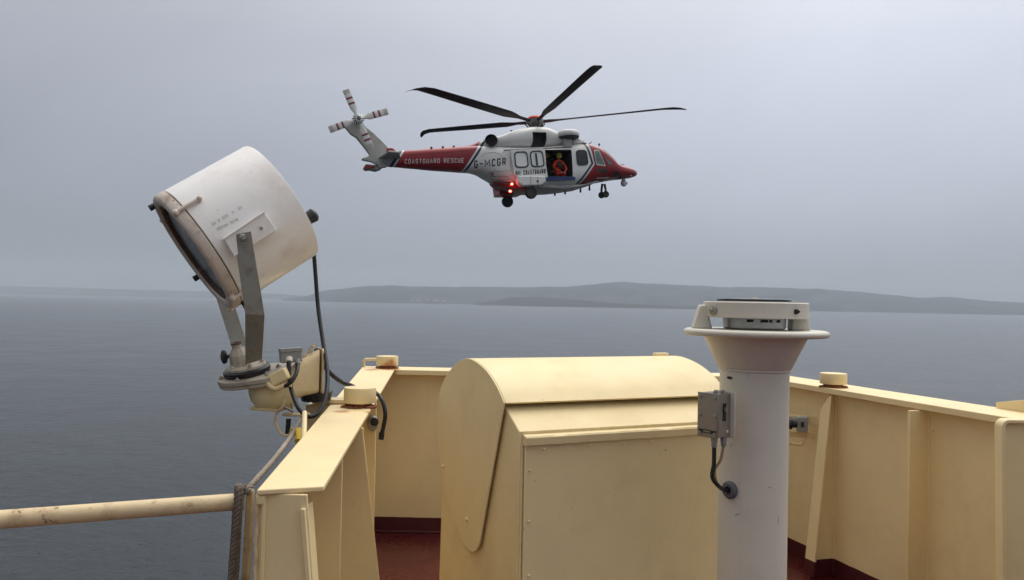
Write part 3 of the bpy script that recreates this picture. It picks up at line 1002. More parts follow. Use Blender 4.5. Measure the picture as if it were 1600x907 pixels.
# rope coil hanging on the post
def twisted(path, r, pitch, n=3, seg=7):
    """three laid strands round a path"""
    mb = MB()
    for s in range(n):
        pts = []
        L = 0
        prev = None
        for i, p in enumerate(path):
            t = (path[min(i + 1, len(path) - 1)] - path[max(i - 1, 0)]).normalized()
            if i: L += (p - path[i - 1]).length
            a = Vector((0, 1, 0)) if abs(t.y) < .9 else Vector((1, 0, 0))
            u = t.cross(a).normalized() if prev is None else (prev - t * prev.dot(t)).normalized()
            prev = u
            w = t.cross(u)
            ang = 2 * pi * (L / pitch + s / n)
            pts.append(p + (u * cos(ang) + w * sin(ang)) * r * .52)
        mb.tube(pts, r * .56, seg)
    return mb
def resample(path, step):
    out = [path[0]]
    for a, b in zip(path, path[1:]):
        k = max(1, int((b - a).length / step))
        out += [a + (b - a) * (i + 1) / k for i in range(k)]
    return out
MBr = MB()
for k, (dx, dy, bot) in enumerate(((-.017, -.012, 1.0), (-.008, -.022, .95), (-.025, .000, .9), (-.013, -.030, .85))):
    t0 = P(386, 770, 1.94) + Vector((dx, dy, 0.004 * (k % 2)))
    path = resample(spline([t0 + Vector((.004, .03, .003)), t0 + Vector((0, .012, .012)), t0, t0 + Vector((-.003, -.002, -.09)), t0 + Vector((-.008 - .003 * k, 0, -.35)), t0 + Vector((-.012, 0, -.7)), t0 + Vector((-.012, 0, -bot))], 6), .0035)
    tw = twisted(path, .0078, .034)
    MBr.add(tw.v, tw.f)
tag(MBr.build('rope', M_ROPE), 'dark brown rope hanging in strands against the railing end post', 'rope')
path = resample(spline([P(385, 772, 1.93), P(389, 763, 1.93), P(402, 748, 2.0), P(430, 716, 2.3), P(455, 682, 2.75), P(470, 655, 3.05), P(476, 645, 3.1)], 8), .006)
tw = twisted(path, .0075, .034)
tag(tw.build('rope', M_ROPE2), 'pale frayed rope stretched from the end post up to the searchlight arm', 'rope')

# ================================================================== SEARCHLIGHT ARM (outboard)
SD = 3.2
arm = thing('elbow_bracket', 'rust stained cream elbow arm carrying the searchlight outboard of the bulwark', 'bracket', tuple(P(500, 650, SD + .1)))
NT = (Vector((-0.15, -0.20, 1))).normalized()     # tilt of the turntable
fc0 = P(391, 584, SD)
mb = MB()
# obround flange plate
tx = Vector((1, 0, .15)); tx = (tx - NT * tx.dot(NT)).normalized(); ty = NT.cross(tx)
ring = []
for k in range(48):
    a = 2 * pi * k / 48
    x = .128 * cos(a) + (.045 if cos(a) > 0 else 0); y = .125 * sin(a)
    ring.append((x, y))
mb.prism([fc0 + tx * x + ty * y - NT * .016 for x, y in ring], NT * .018)
part(mb, 'flange_plate', M_PALE, arm, bevel=.003)
mb = MB()
mb.prism([fc0 + tx * x * .97 + ty * y * .97 - NT * .032 for x, y in ring], NT * .015)
part(mb, 'flange_plate', M_PALE, arm, bevel=.003)
for k in range(6):
    a = 2 * pi * (k + .35) / 6
    c = fc0 + tx * .112 * cos(a) + ty * .108 * sin(a) + NT * .002
    bolt(arm, c, NT, .010, .009, M_STEEL)
mb = MB()
ctrs = spline([fc0 + tx * .055 - NT * .030, fc0 + tx * .062 - NT * .06, P(421, 613, SD), P(436, 613, SD + .02), P(452, 607, SD + .04)], 6)
mb.tube(ctrs, [.077] * len(ctrs), 36)
part(mb, 'elbow_pipe', M_CREAM, arm, smooth=60)
# flared box horn to the end plate
def rect(c, hy, hz, axx, r=.02):
    axx = axx.normalized(); side = axx.cross(Z).normalized(); up = side.cross(axx)
    out = []
    for (sx_, sz_) in ((1, 1), (-1, 1), (-1, -1), (1, -1)):
        for k in range(4):
            a = {(1, 1): 0, (-1, 1): pi / 2, (-1, -1): pi, (1, -1): 3 * pi / 2}[(sx_, sz_)] + k * pi / 6
            out.append(c + side * (sx_ * (hy - r) + r * cos(a)) + up * (sz_ * (hz - r) + r * sin(a)))
    return out
axh = P(497, 583, SD + .12) - P(440, 606, SD)
secs = [rect(P(430, 611, SD), .062, .060, axh, .055), rect(P(448, 602, SD + .03), .060, .064, axh, .045), rect(P(468, 592, SD + .07), .056, .070, Vector((1, .35, .25)), .03), rect(P(497, 580, SD + .12), .050, .088, Vector((1, .35, .0)), .02)]
vs = [p for s in secs for p in s]; nn = 16
fs = [(i * nn + k, i * nn + (k + 1) % nn, (i + 1) * nn + (k + 1) % nn, (i + 1) * nn + k) for i in range(3) for k in range(nn)]
fs += [tuple(range(nn)), tuple(range(3 * nn, 4 * nn))]
mb = MB(); mb.add(vs, fs); part(mb, 'horn', M_WORN, arm, smooth=40)
mb = MB(); ep = rect(P(498.5, 578.5, SD + .125), .060, .092, Vector((1, .45, 0)), .012); mb.prism(ep, Vector((1, .45, 0)).normalized() * .008); part(mb, 'end_plate', M_WORN, arm, bevel=.002)
for (px, py) in ((489, 541), (484, 549), (476, 556)):
    mb = MB(); mb.lathe([(0, 0), (.010, 0), (.010, .010), (.005, .012), (.005, .02), (0, .02)], P(px, py + 3, SD + .10), n=8); part(mb, 'bolt', M_WORN, arm)
# lug block on the pipe
mb = MB(); mb.box(P(437, 589, SD - .08), (.075, .05, .05), Matrix.Rotation(radians(-28), 3, 'Y')); part(mb, 'lug_block', M_CREAM, arm, bevel=.008, seg=3)
# support post and cross beams under the horn
mb = MB(); mb.tube([P(494, 612, SD + .14), P(494, 626, SD + .14)], [.07, .06], 20); part(mb, 'rubber_collar', M_BLACK, arm)
mb = MB()
c = P(521, 626, SD + .20)
mb.box(c, (.17, .09, .016), Matrix.Rotation(radians(8), 3, 'Z'))
mb.box(c - Z * .026, (.15, .06, .034), Matrix.Rotation(radians(8), 3, 'Z'))
part(mb, 'cross_beam', M_WORN, arm, bevel=.002)
mb = MB(); pA = P(505, 640, SD + .2)
mb.box((pA.x + .0, pA.y, (pA.z + DECK) / 2 - .1), (.13, .09, pA.z - DECK + .25)); part(mb, 'support_post', M_WORN, arm, bevel=.004)
# small shelf, lashing hooks
mb = MB(); mb.box(P(418, 639, SD - .02), (.12, .07, .012), Matrix.Rotation(radians(3), 3, 'Y')); part(mb, 'foot_shelf', M_WORN, arm, bevel=.002)
mb = MB(); mb.box(P(463, 648, SD), (.10, .05, .010)); part(mb, 'foot_shelf', M_WORN, arm, bevel=.002)
mb = MB(); mb.tube([P(476, 645, SD - .3), P(475, 694, SD - .55)], .009, 8); part(mb, 'stay_rod', M_CREAM, arm)
mb = MB(); mb.tube(spline([P(447, 618, SD - .09), P(441, 637, SD - .09), P(432, 646, SD - .07), P(431, 662, SD - .07), P(440, 678, SD - .07), P(452, 680, SD - .07), P(456, 668, SD - .07)], 6), .006, 8); part(mb, 'hook_rod', M_WORN, arm)
mb = MB(); mb.tube(spline([P(421, 588, SD - .09), P(419, 600, SD - .1), P(430, 608, SD - .105), P(444, 603, SD - .1), P(455, 601, SD - .1)], 6), .010, 10)
part(mb, 'conduit', M_WORN, arm)
mb = MB(); mb.tube([P(440, 634, SD - .05), P(457, 643, SD - .03), P(456, 628, SD)], .006, 8); part(mb, 'stay_rod', M_STEEL, arm)
mb = MB(); mb.tube([P(467, 672, SD - .35), P(466, 690, SD - .4)], .0125, 14)
tag(mb.build('yellow_tag', M_YEL), 'small yellow tube beside the rope under the searchlight arm', 'tag')

# junction box with cables
jb = thing('junction_box', 'small grey junction box with two cable entries beside the searchlight base', 'junction box', tuple(P(455, 568, SD - .02)))
rj = Matrix.Rotation(radians(-5), 3, 'Y') @ Matrix.Rotation(radians(22), 3, 'Z')
mb = MB(); mb.box(P(454, 556, SD), (.082, .07, .052), rj); part(mb, 'box_body', M_GREYP, jb, bevel=.004, seg=3)
mb = MB(); mb.box(P(454, 547, SD) , (.088, .076, .016), rj); part(mb, 'lid', M_GREYP, jb, bevel=.003, seg=2)
mb = MB(); mb.tube([P(452, 560, SD - .04), P(451, 566, SD - .055)], [.014, .013], 14); part(mb, 'cable_gland', M_WHITE, jb)
mb = MB(); mb.tube([P(465, 562, SD - .02), P(465, 569, SD - .03)], [.011, .011], 14); part(mb, 'cable_gland', M_GREYP, jb)
def cable(pts, r, label, name='cable', mat=M_BLACK):
    mb = MB(); mb.tube(spline(pts, 10), r, 12)
    return tag(mb.build(name, mat), label, 'cable')
cable([P(490, 388, 3.40), P(493, 430, 3.40), P(497, 480, 3.38), P(504, 530, 3.32), P(511, 575, 3.24), P(510, 615, 3.15), P(500, 642, 3.09), P(484, 651, 3.06), P(468, 640, 3.06), P(457, 615, 3.10), P(452, 590, 3.13), P(451, 566, 3.145)],
      .0088, 'long black cable hanging from the back of the searchlight into the junction box')
cable([P(465, 568, SD - .03), P(464, 580, SD - .07), P(458, 593, SD - .1), P(450, 601, SD - .105), P(443, 604, SD - .1)], .0082, 'short black cable looping from the junction box into the cream conduit')
cA = [P(494, 545, 3.36), P(499, 560, 3.36), P(513, 580, 3.38), P(532, 596, 3.42), P(549, 603, 3.5), PZ(558, 607, CAPZ + .0095), PZ(575, 609, CAPZ + .012)]
# passes behind the capped socket and droops inside the bulwark
cA += [P(585, 613, 3.62), P(594, 621, 3.58), P(600, 634, 3.56), P(602, 650, 3.55), P(599, 668, 3.55), P(596, 680, 3.55)]
cc = cable(cA, .0095, 'black cable crossing over the rail cap and drooping inside the bulwark')
mb = MB(); mb.tube([P(596.5, 676, 3.55), P(595.5, 687, 3.55)], [.013, .012], 12)
mb.build('cable_end', M_BLACK, cc)
cable([P(451, 655, SD - .06), P(450, 668, SD - .06), P(449, 682, SD - .06)], .010, 'stub of black cable hanging under the searchlight arm shelf')
# socket on the left stiffener
s2 = thing('cable_socket', 'round grimy socket on the left bulwark stiffener beside the drooping cable', 'socket', tuple(P(583, 672, 3.7)))
mb = MB(); mb.lathe([(0, 0), (.038, 0), (.036, .02), (.028, .035), (0, .036)], P(582, 661, 3.712), axis=(0.25, -1, 0), n=24, sx=.7); part(mb, 'socket_body', M_STEEL, s2)
mb = MB(); mb.lathe([(0, 0), (.020, 0), (.018, .02), (0, .022)], P(585, 659, 3.68), axis=(0.25, -1, 0), n=18); part(mb, 'plug', M_BLACK, s2)
mb = MB(); mb.box(P(577, 683, 3.715), (.018, .008, .07)); part(mb, 'mounting_strap', M_WORN, s2)

# ================================================================== SEARCHLIGHT
sl = thing('searchlight', 'large white drum searchlight tilted down to the left on a steel yoke', 'searchlight', tuple(fc0))
Cf = EYE + ray(302, 397).normalized() * 3.385
Cb = EYE + ray(438, 316).normalized() * 3.462
AX = (Cb - Cf).normalized()
RF, RBk = 0.261, 0.261
LEN = (Cb - Cf).length
SIDE = AX.cross(Z).normalized()
if SIDE.y > 0: SIDE = -SIDE         # towards the camera
mb = MB()
mb.lathe([(RF - .004, .040), (RF, .042), (RBk, LEN - .008), (RBk - .002, LEN - .002), (RBk - .008, LEN), (RBk - .05, LEN + .004), (0, LEN + .006)], Cf, axis=AX, n=96)
part(mb, 'housing', M_LAMP, sl, smooth=40)
mb = MB()
mb.lathe([(RF - .012, .034), (RF - .007, .034), (RF - .007, .043), (RF - .012, .043)], Cf, axis=AX, n=96, closed=True)
part(mb, 'seam', M_DARK, sl)
mb = MB()
mb.lathe([(RF - .044, .006), (RF - .040, -.004), (RF - .026, -.008), (RF - .008, -.006), (RF + .001, .004), (RF + .002, .034), (RF - .006, .037), (RF - .044, .036)], Cf, axis=AX, n=96, closed=True)
part(mb, 'bezel', M_LAMPD, sl, smooth=50)
mb = MB()
mb.lathe([(RF - .060, .004), (RF - .0445, .003), (RF - .0445, .022), (RF - .060, .022)], Cf, axis=AX, n=96, closed=True)
part(mb, 'lens_gasket', M_GASK, sl)
mb = MB()
mb.lathe([(0, .010), (RF - .061, .016), (RF - .061, .022), (0, .022)], Cf, axis=AX, n=72)
part(mb, 'lens', M_LENS, sl)
upd = SIDE.cross(AX)
if upd.z < 0: upd = -upd
def onrim(ang, r, h):   # ang from SIDE toward up
    return Cf + AX * h + (SIDE * cos(ang) + upd * sin(ang)) * r
# toggle clamps: rod on the housing with a lug on the bezel
for ang in (radians(38), radians(-52), radians(-100), radians(140)):
    mb = MB(); mb.tube([onrim(ang, RF + .008, -.004), onrim(ang, RF + .010, .03), onrim(ang, RF + .010, .100)], [.0075, .0075, .0075], 10)
    mb.sphere(onrim(ang, RF + .010, .102), .011, 10, 8)
    mb.sphere(onrim(ang, RF + .006, .004), .013, 10, 8)
    part(mb, 'toggle_clamp', M_LAMPD, sl)
for ang in (radians(112), radians(203)):
    mb = MB(); mb.tube([onrim(ang, RF - .010, -.004), onrim(ang, RF - .010, -.026)], [.012, .013], 10); part(mb, 'clamp_knob', M_BLACK, sl)
mb = MB(); mb.tube([onrim(radians(-75), RF + .002, .050), onrim(radians(-78), RF + .030, .052)], [.018, .020], 14); part(mb, 'clamp_knob', M_BLACK, sl)
# rear knob
rk = Cf + AX * LEN - (SIDE.cross(AX) * (1 if SIDE.cross(AX).z > 0 else -1)) * .115 + SIDE * .02
mb = MB(); mb.tube([rk - AX * .01, rk + AX * .05, rk + AX * .055, rk + AX * .085, rk + AX * .095], [.014, .014, .026, .030, .022], 16); part(mb, 'rear_knob', M_BLACK, sl)
# side channel plate with the pivot
pv = PP(378, 372, Cf + AX * LEN * .5 + SIDE * (RF + .03), SIDE)
def sp(px, py, off=0.0):
    return PP(px, py, pv + SIDE * (off), SIDE)
mb = MB()
pl = [sp(350, 373), sp(413, 331), sp(433, 360), sp(366, 402)]
mb.prism([p + SIDE * .0 for p in pl], -SIDE * .012)
part(mb, 'side_plate', M_LAMP, sl, bevel=.003)
mb = MB()
for (a, b) in ((0, 1), (1, 2), (2, 3), (3, 0)):
    q0, q1 = pl[a], pl[b]
    cen = sum(pl, Vector()) / 4
    i0, i1 = q0 + (cen - q0) * .10, q1 + (cen - q1) * .10
    mb.prism([q0 - SIDE * .012, q1 - SIDE * .012, i1 - SIDE * .012, i0 - SIDE * .012], -SIDE * .055)
part(mb, 'plate_skirt', M_LAMP, sl)
mb = MB(); c = sp(408, 357, .0); mb.lathe([(0, 0), (.006, 0), (.006, .003), (0, .003)], c, axis=SIDE, n=12); part(mb, 'screw', M_STEEL, sl)
mb = MB(); mb.tube([sp(350, 373) + SIDE * .004, sp(413, 331) + SIDE * .004], .004, 8); part(mb, 'weld_bead', M_LAMP, sl)
# yoke: near arm
hw_ = .034
yk = MB()
def flatbar(mb, pts, w, wdir, th, tdir):
    for i in range(len(pts) - 1):
        a, b = pts[i], pts[i + 1]
        mb.prism([a - wdir * w / 2, a + wdir * w / 2, b + wdir * w / 2, b - wdir * w / 2], tdir * th)
pN = pv + SIDE * .004
kneeN = PP(398, 492, pv + SIDE * .012, SIDE)
wd = Vector((1, .2, .0)).normalized()
botN = P(396, 566, SD - .07)
A0 = pN + Z * .018
td = SIDE * .008
bars = [A0, kneeN, botN]
wds = [(P(390, 365, 3.2) - P(366, 370, 3.2)).normalized(), (P(414, 492, 3.2) - P(385, 490, 3.2)).normalized(), (P(410, 562, 3.15) - P(383, 570, 3.15)).normalized()]
ws = [.064, .072, .068]
vs = []
for p, w_, wd_ in zip(bars, ws, wds):
    vs += [p - wd_ * w_ / 2, p + wd_ * w_ / 2, p + wd_ * w_ / 2 + td, p - wd_ * w_ / 2 + td]
fs = []
for i in range(2):
    for k in range(4):
        fs.append((i * 4 + k, i * 4 + (k + 1) % 4, (i + 1) * 4 + (k + 1) % 4, (i + 1) * 4 + k))
fs += [(0, 1, 2, 3), (8, 9, 10, 11)]
yk.add(vs, fs)
part(yk, 'yoke_arm', M_STEEL, sl, bevel=.002)
bolt(sl, pN + SIDE * .009, SIDE, .014, .009, M_STEEL, 'pivot_bolt')
# far arm
pF = pv - SIDE * (2 * (RF + .035))
kneeF = PP(349, 462, kneeN - SIDE * (2 * (RF + .02)), SIDE)
botF = P(374, 540, SD + .06)
vs = []
td2 = SIDE * .008
for p, w_ in zip([pF + Z * .018, kneeF, botF], ws):
    vs += [p - wds[1] * w_ / 2, p + wds[1] * w_ / 2, p + wds[1] * w_ / 2 + td2, p - wds[1] * w_ / 2 + td2]
yf = MB(); yf.add(vs, fs)
part(yf, 'yoke_arm', M_STEEL, sl, bevel=.002)
# swivel: black ring, saddle, clamp stem, knob
c = fc0 + NT * .003 - tx * .010
mb = MB(); mb.lathe([(0, 0), (.088, 0), (.092, .008), (.092, .020), (.086, .026), (0, .026)], c, axis=NT, n=56); part(mb, 'swivel_ring', M_BLACK, sl, smooth=40)
mb = MB(); mb.lathe([(0, .026), (.078, .026), (.076, .034), (.05, .038), (0, .038)], c, axis=NT, n=48); part(mb, 'saddle_plate', M_PALE, sl, smooth=40)
c2 = c + NT * .036 - tx * .022
mb = MB(); mb.lathe([(0, 0), (.040, 0), (.038, .045), (.034, .052), (.026, .066), (.020, .072), (.020, .090), (0, .090)], c2, axis=NT, n=10); part(mb, 'clamp_stem', M_PALE, sl, smooth=25)
mb = MB(); mb.lathe([(.012, .088), (.022, .088), (.022, .095), (.012, .095)], c2, axis=NT, n=24, closed=True); part(mb, 'stem_collar', M_GASK, sl)
for k in range(5):
    a = 2 * pi * (k + .2) / 5
    bolt(sl, c + tx * .062 * cos(a) + ty * .062 * sin(a) + NT * .036, NT, .010, .010, M_PALE)
k0 = P(367, 556, SD - .03)
mb = MB(); mb.tube([k0, k0 - tx * .035], [.008, .008], 10); mb.lathe([(0, 0), (.012, 0), (.026, .006), (.028, .014), (.018, .020), (0, .021)], k0 - tx * .032, axis=-tx, n=16); part(mb, 'clamp_knob', M_BLACK, sl)
# faint worn marking on the housing side
rr = random.Random(11)
mb = MB()
for row, (x0_, y0_, x1_, y1_) in enumerate(((333, 350, 380, 322), (340, 358, 386, 336))):
    for k in range(15):
        if rr.random() < .25: continue
        t_k = k / 15
        px = x0_ + (x1_ - x0_) * t_k; py = y0_ + (y1_ - y0_) * t_k
        rd = ray(px, py)
        # meet the drum cylinder
        o_ = EYE - Cf
        dperp = rd - AX * rd.dot(AX); operp = o_ - AX * o_.dot(AX)
        A1 = dperp.dot(dperp); B1 = 2 * dperp.dot(operp); C1 = operp.dot(operp) - (RF + .0006) ** 2
        disc = B1 * B1 - 4 * A1 * C1
        if disc < 0: continue
        p = EYE + rd * ((-B1 - sqrt(disc)) / (2 * A1))
        nr = (p - Cf); nr = (nr - AX * nr.dot(AX)).normalized()
        tg = nr.cross(AX)
        w2, h2 = rr.uniform(.0018, .0034), rr.uniform(.003, .0065)
        mb.prism([p - AX * w2 - tg * h2, p + AX * w2 - tg * h2, p + AX * w2 + tg * h2, p - AX * w2 + tg * h2], nr * .0004)
part(mb, 'worn_marking', M_MARK, sl, smooth=0)

# ================================================================== HELICOPTER
HD = 38.0
HO = P(836, 192, HD)
_yaw, _pit, _rol = radians(19), radians(3.6), radians(2.0)
HX = Vector((cos(_yaw) * cos(_pit), sin(_yaw) * cos(_pit), sin(_pit)))
HY0 = Vector((-sin(_yaw), cos(_yaw), 0))
HZ0 = HX.cross(HY0)
HY = (HY0 * cos(_rol) - HZ0 * sin(_rol)).normalized()
HZ = HX.cross(HY)
HM = Matrix((HX, HY, HZ)).transposed().to_4x4()
HM.translation = HO
HMi = HM.inverted()
def H(px, py, y=0.0):
    """photo pixel -> helicopter frame, on the plane at lateral station y"""
    return HMi @ PP(px, py, HO + HY * y, HY)
heli = bpy.data.objects.new('helicopter', None)
COL.objects.link(heli)
heli.matrix_world = HM
tag(heli, 'red and white coastguard rescue helicopter hovering over the water with its side door open', 'helicopter')

def heli_paint():
    m, t, b = mat_base('helicopter_paint')
    v = coords(t, True)
    s = N(t, 'ShaderNodeSeparateXYZ'); t.links.new(v, s.inputs[0])
    X, Zc = s.outputs[0], s.outputs[2]
    def line(p, q, y):
        a, c = H(*p, y), H(*q, y)
        k = (c.x - a.x) / (c.z - a.z)
        # x - (a.x + k (z - a.z))
        return math_(t, 'SUBTRACT', math_(t, 'SUBTRACT', X, a.x - k * a.z), math_(t, 'MULTIPLY', Zc, k))
    red, white, blue = (0.30, 0.012, 0.020), (0.82, 0.82, 0.80), (0.015, 0.022, 0.07)
    f1 = line((920.5, 227.5), (929.0, 257), -1.0)
    f2 = line((929.0, 257), (907.0, 289.7), -1.05)
    f = math_(t, 'MAXIMUM', f1, f2)          # x - min(L1,L2)
    r = line((755.2, 218), (723.4, 268.5), -0.80)
    q = line((633, 234), (617.5, 260), -0.3)
    def step(val, thr):
        return math_(t, 'GREATER_THAN', val, thr)
    grime = rng(t, noise(t, v, 1.4, 6, 0.6), 0.48, 0.75, 0, 0.25, True)
    wcol = mixc(t, grime, white, (0.42, 0.41, 0.38))
    rcol = mixc(t, rng(t, noise(t, v, 2.0, 5, 0.6), 0.4, 0.7, 0, 0.4, True), red, (0.19, 0.010, 0.018))
    c = mixc(t, step(f, -0.22), wcol, blue)
    c = mixc(t, step(f, -0.10), c, (0.72, 0.72, 0.72))
    c = mixc(t, step(f, 0.0), c, rcol)
    c = mixc(t, step(r, 0.22), blue, c)
    c = mixc(t, step(r, 0.10), (0.72, 0.72, 0.72), c)
    c = mixc(t, step(r, 0.0), rcol, c)
    c = mixc(t, step(q, 0.0), (0.72, 0.72, 0.72), c)
    c = mixc(t, step(q, -0.09), blue, c)
    c = mixc(t, step(q, -0.25), (0.45, 0.45, 0.44), c)
    t.links.new(c, b.inputs['Base Color'])
    b.inputs['Roughness'].default_value = 0.32
    bump(t, b, noise(t, v, 3.0, 3), 0.12, 0.02)
    return m
M_HP = heli_paint()
M_HW = paint('helicopter_white', (0.80, 0.80, 0.78), 0.35, 0.04, dirt=(0.40, 0.38, 0.34), dirt_amt=0.4, dirt_scale=2, obj=True, bstr=0.1)
M_HG = paint('helicopter_grey', (0.44, 0.44, 0.42), 0.45, 0.06, dirt=(0.28, 0.26, 0.22), dirt_amt=0.5, dirt_scale=2, obj=True, bstr=0.1)
M_HR = paint('helicopter_red', (0.30, 0.012, 0.020), 0.35, 0.08, obj=True, bstr=0.1)
M_HB = paint('helicopter_blue', (0.02, 0.04, 0.16), 0.4, 0.08, obj=True, bstr=0.1)
M_HD = paint('helicopter_dark', (0.035, 0.037, 0.040), 0.6, 0.2, obj=True, bstr=0.2, dirt=(0.08, 0.07, 0.06), dirt_amt=0.5)
M_HK = paint('helicopter_tyre', (0.02, 0.02, 0.021), 0.7, 0.2, obj=True, bstr=0.2)
M_BLADE = paint('blade_black', (0.022, 0.023, 0.026), 0.45, 0.2, obj=True, bstr=0.1)
M_CAB = paint('cabin_lining', (0.030, 0.032, 0.034), 0.8, 0.4, obj=True, bstr=0.3, dirt=(0.08, 0.07, 0.05), dirt_amt=0.6, dirt_scale=7)
M_PANE = paint('sky_pale_glass', (0.88, 0.90, 0.90), 0.12, 0.02, obj=True, bstr=0)  # pale base colour stands in for bright sky in the door panes
M_GGLASS = glass_mat('green_windscreen', (0.14, 0.20, 0.19), 0.05)
M_WTXT = paint('white_lettering', (0.70, 0.68, 0.66), 0.5, 0.03, obj=True, bstr=0)
M_KTXT = paint('black_lettering', (0.025, 0.026, 0.028), 0.5, 0.03, obj=True, bstr=0)
M_METAL = paint('hub_metal', (0.20, 0.20, 0.19), 0.4, 0.3, obj=True, metal=0.6, bstr=0.2, dirt=(0.04, 0.035, 0.03), dirt_amt=0.9, dirt_scale=8)
def emis(name, col, st):
    m, t, b = mat_base(name)
    b.inputs['Base Color'].default_value = (*[c * .5 for c in col], 1)
    b.inputs['Emission Color'].default_value = (*col, 1)
    b.inputs['Emission Strength'].default_value = st
    return m
M_BEACON = emis('red_beacon_lamp', (1.0, 0.05, 0.03), 28)

def loft(stations, n=40, capx=True):
    """stations: (x, ztop, zbot, halfwidth, exponent)"""
    mb = MB()
    vs = []
    for (x, zt, zb_, hw, ex) in stations:
        cz, hz = (zt + zb_) / 2, (zt - zb_) / 2
        for k in range(n):
            a = 2 * pi * (k + .5) / n
            ca, sa = cos(a), sin(a)
            vs.append((x, hw * math.copysign(abs(ca) ** (2 / ex), ca), cz + hz * math.copysign(abs(sa) ** (2 / ex), sa)))
    fs = []
    for i in range(len(stations) - 1):
        for k in range(n):
            fs.append((i * n + k, i * n + (k + 1) % n, (i + 1) * n + (k + 1) % n, (i + 1) * n + k))
    fs.append(tuple(range(n))); fs.append(tuple(range((len(stations) - 1) * n, len(stations) * n)))
    mb.add(vs, fs)
    return mb
def mkst(tab):
    out = []
    for (px, tp, bt_, hw, ex) in tab:
        a, b = H(px, tp), H(px, bt_)
        out.append(((a.x + b.x) / 2, a.z - .19 * .40 * hw, b.z + .19 * .55 * hw, hw, ex))
    return out
def refine(st, k=3):
    """smooth interpolation between stations"""
    P5 = [Vector(s[:4]) if False else s for s in st]
    out = []
    q = [tuple(2 * a - b for a, b in zip(st[0], st[1]))] + list(st) + [tuple(2 * a - b for a, b in zip(st[-1], st[-2]))]
    for i in range(1, len(q) - 2):
        for j in range(k):
            t = j / k
            vals = []
            for a, b, c, d in zip(q[i - 1], q[i], q[i + 1], q[i + 2]):
                # monotone-ish hermite
                m0 = 0 if (b - a) * (c - b) <= 0 else (c - a) / 2
                m1 = 0 if (c - b) * (d - c) <= 0 else (d - b) / 2
                h00 = 2 * t ** 3 - 3 * t ** 2 + 1; h10 = t ** 3 - 2 * t ** 2 + t
                h01 = -2 * t ** 3 + 3 * t ** 2; h11 = t ** 3 - t ** 2
                vals.append(h00 * b + h10 * m0 * .7 + h01 * c + h11 * m1 * .7)
            vals[0] = q[i][0] + (q[i + 1][0] - q[i][0]) * t
            out.append(tuple(vals))
    out.append(st[-1])
    return out
FUS = mkst([(598, 244, 258, .16, 2.2), (606, 237.5, 262, .26, 2.3), (618, 235.6, 263, .32, 2.4), (632, 234.6, 264.5, .37, 2.5), (680, 231.3, 269, .48, 2.6), (733, 227.8, 272.8, .64, 2.7),
            (745, 227.5, 276, .76, 2.8), (760, 228.5, 284, .92, 3.0), (772, 230, 290.5, 1.04, 3.3), (785, 231.5, 296, 1.12, 3.8), (800, 232.3, 299.5, 1.15, 4.2), (820, 232.3, 301.5, 1.16, 4.4),
            (850, 230.8, 301, 1.16, 4.4), (880, 227.8, 299, 1.16, 4.2), (900, 226, 296.5, 1.14, 3.9), (912, 226, 293, 1.10, 3.6), (925, 228.6, 290, 1.04, 3.2), (935, 233, 288.3, .98, 3.0),
            (943, 239, 286.8, .92, 2.8), (950, 246.2, 285.4, .86, 2.7), (957, 253.8, 284, .79, 2.6), (964, 257.4, 283, .72, 2.5), (975, 259.7, 281.8, .58, 2.3), (985, 262.8, 279.8, .42, 2.2),
            (991, 266, 277.3, .25, 2.1), (994.5, 269.5, 274, .08, 2.0)])
fus = loft(refine(FUS, 3), 48).build('fuselage', [M_HP, M_CAB], None, smooth=45)
# cut the cabin behind the open sliding door, and the second bay
def cut(obj, cutter_mb, dark=1):
    c = cutter_mb.build('cutter', M_CAB, None, smooth=0)
    md = obj.modifiers.new('b', 'BOOLEAN'); md.operation = 'DIFFERENCE'; md.object = c; md.solver = 'EXACT'
    bpy.context.view_layer.update()
    dg = bpy.context.evaluated_depsgraph_get()
    me = bpy.data.meshes.new_from_object(obj.evaluated_get(dg))
    obj.modifiers.clear()
    me.name = obj.name
    obj.data = me
    bb = [Vector(p) for p in c.bound_box]
    mn = Vector([min(p[i] for p in bb) for i in range(3)]); mx = Vector([max(p[i] for p in bb) for i in range(3)])
    cen = (mn + mx) / 2
    for p in me.polygons:
        q = p.center
        if all(mn[i] - .002 <= q[i] <= mx[i] + .002 for i in range(3)) and (cen - q).dot(p.normal) > 0:
            on = any(abs(q[i] - mn[i]) < .003 or abs(q[i] - mx[i]) < .003 for i in range(3))
            if on: p.material_index = dark
    bpy.data.objects.remove(c)
bvh_full = None
def bvh_of(o):
    bm = bmesh.new(); bm.from_mesh(o.data); b = BVHTree.FromBMesh(bm); bm.free(); return b
BV = {'fus': bvh_of(fus)}
dA, dB = H(852, 233.5, -1.16), H(895.5, 278.5, -1.16)
mb = MB(); mb.box(((dA.x + dB.x) / 2, -.35, (dA.z + dB.z) / 2), (dB.x - dA.x, 1.9 + .0, dA.z - dB.z)); cut(fus, mb)
fus.parent = heli
COWL = mkst([(727, 228.5, 236, .22, 2.2), (735, 226.6, 236, .30, 2.2), (745, 222.6, 237, .42, 2.3), (757, 217.3, 238, .62, 2.5), (776, 213, 239, .84, 2.7), (792, 206.8, 239, .94, 2.8), (812, 201.6, 239, .97, 2.9),
             (828, 199.3, 238, .95, 2.9), (847, 199.8, 237, .92, 2.8), (861, 205.8, 236, .88, 2.8), (872, 212, 235, .84, 2.7), (885, 217, 234, .78, 2.6), (900, 221.4, 233, .66, 2.4), (911, 225.4, 232, .45, 2.2)])
cowl = loft(refine(COWL, 3), 40).build('engine_cowling', [M_HP, M_HD], None, smooth=45)
BV['cowl'] = bvh_of(cowl)
iA, iB = H(832, 206.5, -.95), H(855, 227.5, -.95)
